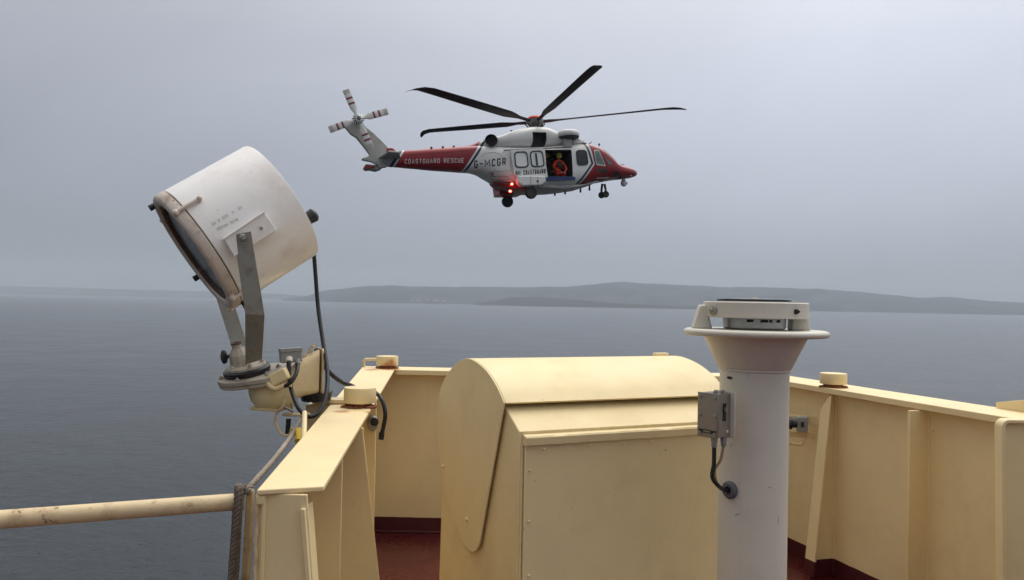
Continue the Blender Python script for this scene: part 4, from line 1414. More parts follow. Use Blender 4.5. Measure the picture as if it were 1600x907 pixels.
mb = MB(); mb.box(((iA.x + iB.x) / 2, -.85, (iA.z + iB.z) / 2), (iB.x - iA.x, .7, iA.z - iB.z)); cut(cowl, mb)
cowl.parent = heli

def cast(px, py, which=('fus', 'cowl')):
    o = HMi @ EYE
    d = (HMi.to_3x3() @ ray(px, py)).normalized()
    best = None
    for w in which:
        hit = BV[w].ray_cast(o, d)
        if hit[0] is not None and (best is None or hit[3] < best[3]):
            best = hit
    return best
def conform(tris2d, off, which, name, mat, parent, thick=0.012, smooth=50):
    """2-D mesh in photo pixels (verts, faces) laid on the skin with real thickness"""
    vs2, fs2 = tris2d
    top, bot, ok = [], [], []
    for (x, y) in vs2:
        h = cast(x, y, which)
        if h is None:
            top.append(None); bot.append(None); continue
        top.append(h[0] + h[1] * off); bot.append(h[0] + h[1] * (off - thick))
    fs2 = [f for f in fs2 if all(top[i] is not None for i in f)]
    used = sorted({i for f in fs2 for i in f}); mp_ = {i: k for k, i in enumerate(used)}
    n = len(used)
    mb = MB()
    edges = {}
    for f in fs2:
        for a, b in zip(f, f[1:] + f[:1] if isinstance(f, list) else f[1:] + f[:1]):
            edges.setdefault((min(a, b), max(a, b)), []).append((a, b))
    fs = [[mp_[i] for i in f] for f in fs2] + [[n + mp_[i] for i in f][::-1] for f in fs2]
    for k, v in edges.items():
        if len(v) == 1:
            a, b = v[0]
            fs.append([mp_[b], mp_[a], n + mp_[a], n + mp_[b]])
    mb.add([top[i] for i in used] + [bot[i] for i in used], fs)
    return mb.build(name, mat, parent, smooth=smooth)
def poly2d(pts, cuts=3, hole=None):
    bm = bmesh.new()
    v = [bm.verts.new((x, y, 0)) for x, y in pts]
    if hole is None:
        f = bm.faces.new(v)
        bmesh.ops.triangulate(bm, faces=[f])
    else:
        w = [bm.verts.new((x, y, 0)) for x, y in hole]
        n = len(v)
        for i in range(n):
            bm.faces.new((v[i], v[(i + 1) % n], w[(i + 1) % n], w[i]))
    if cuts:
        bmesh.ops.subdivide_edges(bm, edges=bm.edges[:], cuts=cuts, use_grid_fill=True)
        bmesh.ops.triangulate(bm, faces=bm.faces[:])
    bm.verts.index_update()
    vs = [(q.co.x, q.co.y) for q in bm.verts]
    fs = [[q.index for q in f.verts] for f in bm.faces]
    bm.free()
    return vs, fs
def rrect(pts, r=3.0, k=4):
    """round the corners of a polygon (pixels)"""
    out = []
    n = len(pts)
    for i in range(n):
        p = Vector(pts[i]).to_2d(); a = Vector(pts[i - 1]).to_2d(); b = Vector(pts[(i + 1) % n]).to_2d()
        ra = min(r, (a - p).length * .45); rb = min(r, (b - p).length * .45)
        p0 = p + (a - p).normalized() * ra; p1 = p + (b - p).normalized() * rb
        for j in range(k + 1):
            t = j / k
            q = p0 * (1 - t) ** 2 + p * 2 * t * (1 - t) + p1 * t * t
            out.append((q.x, q.y))
    return out
def scale2(pts, s, c=None):
    cx = sum(p[0] for p in pts) / len(pts); cy = sum(p[1] for p in pts) / len(pts)
    w = max(p[0] for p in pts) - min(p[0] for p in pts)
    return [(cx + (x - cx) * s, cy + (y - cy) * s) for x, y in pts]
FU = ('fus',)
def V2(p): return (p[0], p[1], 0)
GL = {'C': [[(1, .78), (.78, 1), (.22, 1), (0, .78), (0, .22), (.22, 0), (.78, 0), (1, .22)]],
      'O': [[(.5, 1), (.22, 1), (0, .78), (0, .22), (.22, 0), (.78, 0), (1, .22), (1, .78), (.78, 1), (.49, 1)]],
      'A': [[(0, 0), (.5, 1), (1, 0)], [(.18, .32), (.82, .32)]],
      'S': [[(1, .80), (.78, 1), (.22, 1), (0, .80), (0, .66), (.22, .53), (.78, .47), (1, .34), (1, .20), (.78, 0), (.22, 0), (0, .20)]],
      'T': [[(0, 1), (1, 1)], [(.5, .92), (.5, 0)]],
      'G': [[(1, .78), (.78, 1), (.22, 1), (0, .78), (0, .22), (.22, 0), (.78, 0), (1, .22), (1, .48), (.55, .48)]],
      'U': [[(0, 1), (0, .22), (.22, 0), (.78, 0), (1, .22), (1, 1)]],
      'R': [[(0, 0), (0, 1), (.78, 1), (1, .82), (1, .62), (.78, .45), (.06, .45)], [(.55, .45), (1, 0)]],
      'D': [[(0, 0), (0, 1), (.72, 1), (1, .78), (1, .22), (.72, 0), (.02, 0)]],
      'E': [[(1, 1), (0, 1), (0, 0), (1, 0)], [(.06, .52), (.8, .52)]],
      'H': [[(0, 0), (0, 1)], [(1, 0), (1, 1)], [(.06, .5), (.94, .5)]],
      'M': [[(0, 0), (0, 1), (.5, .28), (1, 1), (1, 0)]],
      '-': [[(-.05, .5), (1.05, .5)]]}
def text2d(s, p0, p1, h, wt=.16, gap=.42):
    """block lettering: baseline from pixel p0 to p1, cap height h; returns a list of strokes in pixels"""
    n = len(s)
    wd = [1.5 if ch == 'M' else 1.0 for ch in s]
    unit = 1.0 / (sum(wd) + gap * (n - 1))
    L = sqrt((p1[0] - p0[0]) ** 2 + (p1[1] - p0[1]) ** 2)
    w = wt * h
    out = []
    dx, dy = (p1[0] - p0[0]) / L, (p1[1] - p0[1]) / L
    for i, ch in enumerate(s):
        if ch == ' ': continue
        ox = (sum(wd[:i]) + gap * i) * unit * L
        gw = unit * L * wd[i]
        for st in GL[ch]:
            pts = [Vector((ox + w / 2 + u * (gw - w), w / 2 + v * (h - w))) for u, v in st]
            A, B = [], []
            for k, p in enumerate(pts):
                d0 = (p - pts[k - 1]).normalized() if k else (pts[1] - p).normalized()
                d1 = (pts[k + 1] - p).normalized() if k < len(pts) - 1 else d0
                t = (d0 + d1)
                t = t.normalized() if t.length > 1e-4 else d0
                nn_ = Vector((-t.y, t.x)); m_ = min(1.8, 1 / max(.3, nn_.dot(Vector((-d0.y, d0.x)))))
                A.append(p + nn_ * w / 2 * m_); B.append(p - nn_ * w / 2 * m_)
            def tp(q): return (p0[0] + q.x * dx, p0[1] + q.x * dy - q.y)
            vs = [tp(q) for q in A + B]; k = len(pts)
            out.append((vs, [[j, j + 1, k + j + 1, k + j] for j in range(k - 1)]))
    return out
def letters(strokes, off, mat, parent):
    mb = MB()
    for k, (vs2, fs2) in enumerate(strokes):
        o = off + .0012 * (k % 5)
        top = []
        for (x, y) in vs2:
            h = cast(x, y, FU); top.append((h[0], h[1]))
        n = len(top)
        mb.add([p + q * o for p, q in top] + [p - q * .01 for p, q in top], fs2 + [[n + i for i in f][::-1] for f in fs2] + [(i, i + 1, n + i + 1, n + i) for i in range(n // 2 - 1)] + [(i, i + 1, n + i + 1, n + i) for i in range(n // 2, n - 1)])
    return mb.build('lettering', mat, parent, smooth=0)
letters(text2d('COASTGUARD', (632.3, 256.4), (687.3, 255.2), 7.3, .135), .010, M_WTXT, fus)
letters(text2d('RESCUE', (693.5, 255.0), (725.0, 254.6), 7.3, .135), .010, M_WTXT, fus)
letters(text2d('G-MCGR', (740.8, 263.0), (790.6, 258.6), 11.8, .145), .010, M_KTXT, fus)

# cabin structure seen inside: floor, ceiling rail, seats
mb = MB(); mb.box(((dA.x + dB.x) / 2, -.35, dB.z + .03), (dB.x - dA.x - .02, 1.8, .05)); mb.build('cabin_floor', M_HB, fus, bevel=.005)
mb = MB(); q = H(855, 279.5, -1.2); q2 = H(897, 278, -1.2)
mb.prism([(q.x, -1.24, q.z - .10), (q2.x + .05, -1.24, q2.z - .10), (q2.x + .05, -1.24, q2.z + .04), (q.x, -1.24, q.z + .04)], (0, .12, 0)); mb.build('door_sill', M_HB, fus, bevel=.01)
mb = MB()
mb.box((dA.x + .35, .45, dB.z + .50), (.5, .30, .12)); mb.box((dA.x + .35, .58, dB.z + .85), (.5, .08, .62))
mb.build('cabin_seat', M_HD, fus, bevel=.03)
mb = MB()
for k in range(3):
    mb.box((dB.x - .10, -.2 + .28 * k, dB.z + .75), (.10, .2, .34))
o = mb.build('equipment_rack', M_METAL, fus, bevel=.01); o['kind'] = 'stuff'
# door-frame lip
outer = [(850.5, 231.8), (895, 231.0), (899, 279.8), (855, 281.2)]
inner = [(852.8, 233.8), (893.5, 233.2), (896.8, 277.3), (857.2, 278.3)]
# front cabin window, cockpit door window
def window(pts, r, glass, name='window', frame=1.16, fm=M_HD, which=FU, off=.012):
    g = rrect(pts, r)
    fr = scale2(g, frame)
    o = conform(poly2d(fr, 1, g), off + .012, which, name, fm, heli, thick=.03)
    conform(poly2d(g, 2), off, which, 'pane', glass, o, thick=.015)
    return o
window([(900.5, 236.5), (915.5, 236), (918.5, 257), (902.5, 258)], 5, M_DKGLASS, frame=1.14)
window([(928.3, 236.5), (935.2, 236.3), (945.0, 258.6), (932.0, 256.8)], 2, M_GGLASS, frame=1.15, fm=M_WTXT)
# cockpit door seams and nose details
def strip(pts, w, name, mat, off=.008, which=FU, parent=None):
    """thin raised line along pixel polyline"""
    a = []; b = []
    for i, p in enumerate(pts):
        p = Vector(p).to_2d(); q0 = Vector(pts[max(i - 1, 0)]).to_2d(); q1 = Vector(pts[min(i + 1, len(pts) - 1)]).to_2d()
        d = (q1 - q0).normalized(); n_ = Vector((-d.y, d.x))
        a.append(p + n_ * w / 2); b.append(p - n_ * w / 2)
    vs = [tuple(v) for v in a + b]; n = len(pts)
    # densify
    fs = [[i, i + 1, n + i + 1, n + i] for i in range(n - 1)]
    bm = bmesh.new()
    V_ = [bm.verts.new((x, y, 0)) for x, y in vs]
    for f in fs: bm.faces.new([V_[i] for i in f])
    bmesh.ops.subdivide_edges(bm, edges=bm.edges[:], cuts=3, use_grid_fill=True)
    bm.verts.index_update()
    t2 = ([(q.co.x, q.co.y) for q in bm.verts], [[q.index for q in f.verts] for f in bm.faces]); bm.free()
    return conform(t2, off, which, name, mat, parent or heli, thick=.01)
M_SEAM = paint('seam_grey', (0.20, 0.20, 0.20), 0.6, 0.1, obj=True, bstr=0)
M_SEAMR = paint('seam_dark_red', (0.16, 0.012, 0.016), 0.6, 0.1, obj=True, bstr=0)
strip([(924, 232), (931, 262), (928, 283)], .7, 'door_seam', M_SEAMR)
strip([(928, 283), (951, 278), (949, 262), (937, 233)], .7, 'door_seam', M_SEAMR)
strip([(632, 243.0), (680, 239.8), (733, 236.2)], .55, 'panel_seam', M_SEAMR)
strip([(752, 246), (758, 240), (772, 238.5), (782, 241.5), (784, 247)], .5, 'panel_seam', M_SEAM)
strip([(765, 269), (795, 267), (796, 276), (766, 276), (765, 269)], .5, 'panel_seam', M_SEAM)
strip([(785, 238), (796, 237.2), (799, 276)], .6, 'panel_seam', M_SEAM)
conform(poly2d(rrect([(767, 270), (771.5, 269.7), (771.5, 274.5), (767, 274.8)], .8), 1), .008, FU, 'access_panel', paint('tan_panel', (0.40, 0.32, 0.22), .5, .1, obj=True), heli)
# dark side patch of the nose and smudge of crew names
conform(poly2d([(958.5, 268), (963, 266.5), (971, 275), (972, 279), (959.5, 281.5)], 2), .008, FU, 'nose_panel', M_HD, heli)
conform(poly2d(rrect([(933, 264.5), (944, 263), (950, 265), (950, 270.5), (938, 271.5), (933, 269)], 2), 2), .008, FU, 'name_panel', paint('name_panel_grey', (0.09, 0.03, 0.035), .5, .3, dirt=(.16, .13, .13), dirt_amt=.9, dirt_scale=9, obj=True), heli)
strip([(931.5, 278.5), (951, 277.5)], 1.1, 'handrail', M_HW, off=.03)
# windscreen, laid on the nose from ahead (two panes either side of a centre post)
def conform_dir(pts_yz, x0, name, mat, off=.01):
    vs2, fs2 = poly2d(pts_yz, 3)
    top, bot = [], []
    keep = {}
    for i, (y, z) in enumerate(vs2):
        h = BV['fus'].ray_cast(Vector((x0, y, z)), Vector((-1, 0, 0)))
        if h[0] is None: continue
        keep[i] = len(top)
        top.append(h[0] + h[1] * off); bot.append(h[0] - h[1] * .01)
    fs2 = [[keep[i] for i in f] for f in fs2 if all(i in keep for i in f)]
    n = len(top)
    cnt = {}
    for f in fs2:
        for a, b in zip(f, f[1:] + f[:1]): cnt.setdefault((min(a, b), max(a, b)), []).append((a, b))
    fs = fs2 + [[n + i for i in f][::-1] for f in fs2] + [[v[0][1], v[0][0], n + v[0][0], n + v[0][1]] for v in cnt.values() if len(v) == 1]
    mb = MB(); mb.add(top + bot, fs)
    return mb.build(name, mat, heli, smooth=60)
zt_, zb2 = H(941, 236.5).z - .05, H(957, 254.5).z - .02
for s in (-1, 1):
    conform_dir([(s * .05, zb2), (s * .74, zb2 - .02), (s * .80, zb2 + .25), (s * .74, zt_ - .03), (s * .05, zt_)], 20, 'windscreen', M_GGLASS)

conform(poly2d([(944.5, 243.5), (948.5, 248.3), (957.5, 257.0), (951.5, 257.3), (948, 252)], 2), .012, FU, 'windscreen', M_GGLASS, heli)

# sliding door (slid back over the cabin side)
yD = -1.25
def HYp(px, py, y=yD): return H(px, py, y)
dpts = [(797.5, 235.0), (849.8, 231.8), (856.2, 278.6), (848, 276), (811, 277), (803.5, 274.2)]
dp = rrect(dpts, 2.2)
mb = MB()
mb.prism([HYp(*p) for p in dp], (0, .06, 0))
door = mb.build('sliding_door', M_HW, heli, bevel=.01)
def door_win(pts):
    g = rrect(pts, 5)
    fr = scale2(g, 1.17)
    mb = MB()
    n = len(g)
    a = [HYp(*p) + Vector((0, -.001, 0)) for p in fr]; b = [HYp(*p) + Vector((0, -.001, 0)) for p in g]
    off = Vector((0, -.035, 0))
    vs = a + b + [p + off for p in a] + [p + off for p in b]
    fs = []
    for i in range(n):
        j = (i + 1) % n
        fs += [(i, j, n + j, n + i), (2 * n + i, 2 * n + j, 3 * n + j, 3 * n + i), (i, j, 2 * n + j, 2 * n + i), (n + i, n + j, 3 * n + j, 3 * n + i)]
    mb.add(vs, fs)
    w = mb.build('window', M_HD, door, smooth=40)
    mb = MB(); mb.prism([p + Vector((0, -.002, 0)) for p in b], (0, -.010, 0)); mb.build('pane', M_PANE, w, smooth=0)
    return w
door_win([(804.5, 239.5), (822, 238.6), (824.5, 260.3), (806.5, 261)])
w2 = door_win([(829.0, 238.3), (846, 237.4), (849.5, 259.2), (831.5, 260)])
# mullion and reflections of the inside seen in the second window
mb = MB(); mb.prism([HYp(835.5, 240) + Vector((0, -.03, 0)), HYp(838.0, 240) + Vector((0, -.03, 0)), HYp(840.5, 259) + Vector((0, -.03, 0)), HYp(837.5, 259) + Vector((0, -.03, 0))], (0, -.012, 0)); mb.build('window_bar', M_HD, door, smooth=0)
mb = MB()
for k, (vs2, fs2) in enumerate(text2d('HM COASTGUARD', (805.8, 274.6), (852.4, 271.4), 7.4, .135)):
    n = len(vs2)
    top = [HYp(*p) + Vector((0, -.010 - .0012 * (k % 5), 0)) for p in vs2]
    mb.add(top + [p + Vector((0, .009, 0)) for p in top], fs2 + [[n + i for i in f] for f in fs2])
mb.build('lettering', M_KTXT, door, smooth=0)
# door rail above, and lower step
mb = MB(); a, b = H(787, 235.3, -1.2), H(893, 230.0, -1.2); mb.tube([a, b], .035, 8); mb.build('door_rail', M_SEAM, heli)
# exhausts
for sy in (-1, 1):
    c = H(767.5, 218.8, -.90); c = Vector((c.x, .90 * sy, c.z))
    ax = Vector((-.42, .88 * sy, -.05)).normalized()
    mb = MB(); mb.lathe([(.20, -.5), (.24, -.30), (.255, .02), (.235, .025), (.21, -.14), (0, -.15)], c, axis=ax, n=28, sx=1.12, ref=(1, 0, 0))
    mb.build('exhaust', M_HK, heli)
# sponsons with main wheels
def sponson(sy):
    a, b = H(809, 275.5, -1.4), H(850.5, 274.5, -1.4)
    zt2 = a.z; zb3 = H(811, 290.5, -1.4).z
    x0, x1 = a.x, b.x
    mb = MB()
    prof = [(x0, zt2), (x1, zt2 + .02), (x1 + .05, zt2 - .25), (x1 - .2, zb3 + .02), (x0 + .15, zb3 - .02), (x0 - .02, zt2 - .3)]
    mb.prism([(x, sy * 1.05, z) for x, z in prof], (0, sy * .42, 0))
    s = mb.build('sponson', M_HW if sy < 0 else M_HR, heli, bevel=.05, seg=3)
    if sy < 0:
        mb = MB()
        for px in (829, 840.5):
            p = H(px, 276.5, -1.475); mb.box((p.x, -1.473, (zt2 + zb3) / 2), (.02, .006, (zt2 - zb3) * .85))
        o = mb.build('step_seam', M_SEAM, s, smooth=0); o['kind'] = 'stuff'
        p = H(840, 283.5, -1.48)
        mb = MB(); mb.lathe([(0, 0), (.05, 0), (.05, .012), (0, .012)], (p.x, -1.474, p.z), axis=(0, -1, 0), n=14); mb.build('filler_cap', M_KTXT, s)
    return s
sponson(-1); sponson(1)
def wheel(cx, cy, cz, r, w, strut_to, axis=(0, 1, 0)):
    ax = Vector(axis).normalized()
    mb = MB()
    mb.lathe([(r * .55, -w / 2 + .01), (r * .86, -w / 2), (r * .97, -w * .3), (r, 0), (r * .97, w * .3), (r * .86, w / 2), (r * .55, w / 2 - .01)], (cx, cy, cz), axis=ax, n=32, closed=True)
    wh = mb.build('wheel', M_HK, heli)
    mb = MB(); mb.lathe([(0, -w * .30), (r * .56, -w * .38), (r * .58, 0), (r * .56, w * .38), (0, w * .30)], (cx, cy, cz), axis=ax, n=24)
    mb.build('rim', M_HD, wh)
    mb = MB(); mb.tube([(cx, cy, cz), ((cx * .6 + strut_to[0] * .4), cy, (cz * .5 + strut_to[2] * .5)), strut_to], [.05, .055, .06], 10)
    mb.build('gear_leg', M_HD, heli)
wn = H(829.7, 301.4, -1.35); wf = H(792.9, 315.4, 1.40)
wheel(wn.x, -1.35, wn.z, .29, .20, (wn.x + .3, -1.25, wn.z + .6))
wheel(wf.x, 1.40, wf.z, .29, .20, (wf.x + .75, 1.25, wf.z + .62))
for (px, py, y) in ((939.9, 305.2, .17), (946.6, 304.0, -.17)):
    p = H(px, py, y)
    wheel(p.x, y, p.z, .165, .13, (H(943, 290, y).x + (.1 if y < 0 else -.1), y * .5, H(943, 288, y).z))
# red underside fairing at the rear of the cabin (between the sponsons) with fuel jettison fin
a = H(774, 292, .8); b = H(812, 306.5, .8)
mb = MB()
mb.prism([(a.x, .35, a.z - .02), (a.x + .05, .35, H(773, 307, .8).z), (b.x, .35, b.z), (b.x + .5, .35, b.z + .45), (a.x + .7, .35, a.z + .15)], (0, .95, 0))
mb.build('rear_fairing', M_HR, heli, bevel=.04, seg=3)
mb = MB()
st = []
for (px, tp2, bt2, hw, ex) in ((768, 286, 291.5, .35, 2.4), (780, 288, 299, .75, 2.6), (800, 288, 304, .98, 3), (825, 290, 306, 1.0, 3), (860, 292, 305, .98, 3), (900, 291, 300, .8, 3), (922, 288, 293, .4, 2.5)):
    q = H(px, tp2); r_ = H(px, bt2); st.append((q.x, q.z, r_.z + .10, hw, ex))
belly = loft(refine(st, 2), 28)
M_BELLY = M_HG
bl = belly.build('belly_fairing', M_HG, heli, smooth=45)
# red rear part of the belly
mb = loft(refine([(s_[0] - .02 * 0, s_[1] + .01, s_[2] - .012, s_[3] + .012, s_[4]) for s_ in st[:3]] + [(H(812, 290).x, st[3][1] + .01, st[3][2] - .012, st[3][3] + .012, 3)], 2), 28)
mb.build('belly_panel', M_HR, heli, smooth=45)
# beacons
for (px, py, y) in ((799.8, 288.0, -1.12), (797.2, 299.0, -.75)):
    p = H(px, py, y - .12)
    mb = MB(); mb.sphere(p, .055, 14, 10, (1.2, .8, .9)); mb.build('strobe_lamp', M_BEACON, heli)
    mb = MB(); mb.lathe([(0, -.02), (.10, -.02), (.09, .03), (0, .04)], p + Vector((0, .07, 0)), axis=(0, -1, 0), n=16); mb.build('lamp_base', M_HD, heli)
# belly aerials and pipes
for (px, py0, py1, y) in ((907, 293, 301, 0), (921, 290, 298, .2), (867, 302, 306, 0), (883, 300, 304, .2)):
    a, b = H(px, py0, y), H(px, py1, y)
    mb = MB(); mb.tube([a, b], [.04, .055], 8); mb.build('belly_aerial', M_HD, heli)
mb = MB(); a, b = H(858, 292.5, -1.1), H(903, 291.5, -1.0); mb.tube([H(850, 286, -1.2), a, H(880, 294.5, -1.08), b, H(935, 283.5, -.9)], .022, 8); mb.build('step_rail', M_HG, heli)
# camera turret
p = H(974.5, 286.5)
mb = MB(); mb.tube([H(974, 279), H(974.3, 284)], .09, 12); mb.sphere(p, .155, 18, 12, (1, 1, 1.12)); mb.build('camera_turret', M_HW, heli)
mb = MB(); mb.sphere(p + Vector((.11, -.05, -.02)), .07, 12, 8); mb.build('camera_lens', M_DKGLASS, heli)
# landing lamp in the nose
p = cast(985.5, 274.5, FU)[0]
mb = MB(); mb.sphere(p, .045, 10, 8, (1, .6, .8)); mb.build('nose_lamp', M_PANE, heli)
# wiper + pitot + aerials
for pts, r in (([(960.5, 258), (966, 258.5), (975, 257.4)], .018), ([(958, 253), (962, 257)], .02)):
    mb = MB(); mb.tube([H(x, y, -.35) for x, y in pts], r, 6); mb.build('wiper', M_KTXT, heli)
mb = MB(); mb.tube([H(935.5, 232.5, -.3), H(936.2, 227)], .022, 8); mb.sphere(H(936.2, 226), .055, 10, 8); mb.build('aerial', M_KTXT, heli)
mb = MB(); mb.tube([H(909.5, 226, -.3), H(910.5, 221.5, -.3), H(912, 221, -.3)], .03, 8); mb.build('aerial', M_KTXT, heli)
mb = MB(); mb.prism([H(917, 227.5, -.02), H(922, 225.5, -.02), H(925.5, 221.3, -.02), H(923.5, 222.3, -.02)], (0, .04, 0)); mb.build('wire_cutter', M_HR, heli)
for px, py in ((799, 205), (674, 231), (692, 230.2), (709, 229.2)):
    p = H(px, py, -.25); mb = MB(); mb.lathe([(0, -.08), (.05, -.08), (.055, .03), (0, .05)], p, n=10); mb.build('aerial', M_KTXT if px > 750 else M_HR, heli)
# hoist pedestal with radar style dome
a = H(880, 229, -.95); b = H(892, 217.5, -.95)
mb = MB(); mb.box(((a.x + b.x) / 2 + .02, -.80, (a.z + b.z) / 2), (b.x - a.x, .5, b.z - a.z + .06)); mb.build('hoist_pylon', M_HG, heli, bevel=.04, seg=3)
p = H(887.8, 210.8, -.85)
mb = MB()
pr = [(0, -.20), (.40, -.20), (.50, -.13), (.54, -.02), (.52, .09), (.44, .17), (.25, .20), (0, .21)]
mb.lathe(pr, p, n=36); d_ = mb.build('hoist_dome', M_HW, heli, smooth=60)
mb = MB(); mb.lathe([(0, -.245), (.34, -.245), (.50, -.16), (.515, -.12), (0, -.12)], p, n=36); mb.build('hoist_base', M_HD, heli)
mb = MB(); a = H(894, 229, -.7); b = H(909, 222.5, -.7)
mb.prism([(a.x, -.85, a.z + .10), (a.x, -.85, b.z + .12), (a.x + .25, -.85, b.z + .22), (b.x, -.85, b.z + .02), (b.x + .25, -.85, a.z + .14)], (0, 1.7, 0)); mb.build('roof_fairing', M_HW, heli, bevel=.06, seg=3)
# intake mesh inside the cut
mb = MB()
for k in range(5):
    z = iB.z + (iA.z - iB.z) * (k + .5) / 5
    mb.box(((iA.x + iB.x) / 2, -.62, z), (iB.x - iA.x - .02, .02, .05))
o = mb.build('intake_louvre', M_HD, heli); o['kind'] = 'stuff'

# ---- fin
fin_px = [(606, 231), (598, 222.5), (585, 210), (571.5, 199.2), (564, 190), (559, 183), (552, 183.5), (545, 191), (533, 189.5), (532, 193.5), (541, 202.5), (548, 211), (556, 215.5), (562, 223), (570, 233), (577, 242.5), (574, 245.5), (564.5, 248.3),
          (566, 251), (580, 254), (590, 259), (591, 264), (604, 262), (612, 252), (608, 240)]
mb = MB()
fp = [H(x, y, 0) for x, y in fin_px]
mb.prism([Vector((p.x, -.11, p.z)) for p in fp], (0, .22, 0))
mb.build('tail_fin', M_HG, heli, bevel=.07, seg=3)
mb = MB(); rp_ = [H(x, y, -.14) for x, y in ((604.5, 231.5), (613, 231.0), (624, 239), (622, 243), (602.5, 241.5))]
mb.prism([Vector((p.x, -.14, p.z)) for p in rp_], (0, .28, 0)); mb.build('fin_root_fairing', M_HR, heli, bevel=.04, seg=2)
# horizontal stabiliser, both halves
xa = H(620, 250).x; zst = H(600, 250).z
for sy in (-1, 1):
    mb = MB()
    pl = [(xa + .15, sy * .15), (xa - .15, sy * 1.35), (xa - .62, sy * 1.45), (xa - .85, sy * .15)]
    mb.prism([(x, y, zst + .02 * abs(y)) for x, y in pl], (0, 0, .09)); o = mb.build('stabiliser', M_HG if sy < 0 else M_HR, heli, bevel=.03, seg=2)
mb = MB()
fp2 = [H(x, y, .2) for x, y in ((569.5, 259), (572, 257.0), (586, 259), (592, 259.5), (600, 259), (596, 264.5), (588, 267.3), (574, 264.5))]
mb.prism([Vector((p.x, .05, p.z)) for p in fp2], (0, .5, 0)); mb.build('tail_skid_fin', M_HG, heli, bevel=.04, seg=2)
mb = MB()
fp2 = [H(x, y, .0) for x, y in ((569.8, 259.2), (572, 257.4), (585, 259.3), (586, 262), (575, 264.0), (571, 262.5))]
mb.prism([Vector((p.x, -.02, p.z)) for p in fp2], (0, .66, 0)); mb.build('skid_fin_tip', M_HR, heli, bevel=.02, seg=2)

# ---- tail rotor
tr0 = H(559.5, 187, -.55)
tr = MB(); tr.lathe([(0, -.10), (.20, -.10), (.24, -.02), (.18, .10), (.10, .16), (0, .17)], tr0, axis=(0, -1, 0), n=24)
tr.tube([tr0, tr0 + Vector((0, .5, 0))], .12, 14)
trh = tr.build('tail_rotor_hub', M_METAL, heli)
rr = random.Random(4)
mb = MB()
for k in range(12):
    a = 2 * pi * k / 12
    mb.tube([tr0 + Vector((.10 * cos(a), -.20, .10 * sin(a))), tr0 + Vector((.27 * cos(a + .4), -.06, .27 * sin(a + .4)))], .022, 6)
o = mb.build('pitch_linkage', M_PANE, trh); o['kind'] = 'stuff'
def tr_paint():
    m, t, b = mat_base('tail_blade_paint')
    v = coords(t, True)
    s = N(t, 'ShaderNodeSeparateXYZ'); t.links.new(v, s.inputs[0])
    r = s.outputs[0]
    def band(a, b_):
        return math_(t, 'MULTIPLY', math_(t, 'GREATER_THAN', r, a), math_(t, 'LESS_THAN', r, b_))
    c = mixc(t, math_(t, 'MAXIMUM', band(.68, .77), band(.92, 1.01)), (.72, .71, .69), (.24, .04, .06))
    c = mixc(t, math_(t, 'GREATER_THAN', r, 1.17), c, (.50, .47, .43))
    t.links.new(c, b.inputs['Base Color']); b.inputs['Roughness'].default_value = .4
    return m
M_TRB = tr_paint()
def tblade_mesh():
    mb = MB()
    secs = [(.20, .07, .05), (.34, .08, .045), (.48, .15, .03), (1.33, .155, .018), (1.36, .13, .012)]
    vs = []
    for r_, c_, t2 in secs:
        for k in range(10):
            a = 2 * pi * k / 10
            vs.append((r_, t2 * sin(a), c_ * cos(a)))
    fs = [(i * 10 + k, i * 10 + (k + 1) % 10, (i + 1) * 10 + (k + 1) % 10, (i + 1) * 10 + k) for i in range(4) for k in range(10)]
    fs += [tuple(range(10)), tuple(range(40, 50))]
    mb.add(vs, fs); return mb
proto = None
for (px, py) in ((542.5, 145.5), (601, 175.2), (579, 229), (514.5, 203)):
    q = H(px, py, -.65)
    d = Vector((q.x - tr0.x, 0, q.z - tr0.z)); L = d.length; d.normalize()
    if proto is None:
        o = proto = tblade_mesh().build('tail_rotor_blade', M_TRB, trh, smooth=50)
    else:
        o = proto.copy(); COL.objects.link(o); o.parent = trh
    zax = d.cross(Vector((0, 1, 0)))
    Mx = Matrix((d, Vector((0, 1, 0)), zax)).transposed().to_4x4() @ Matrix.Diagonal((1, 1, 1, 1))
    Mx.translation = tr0 + Vector((0, -.06, 0))
    o.matrix_local = Mx

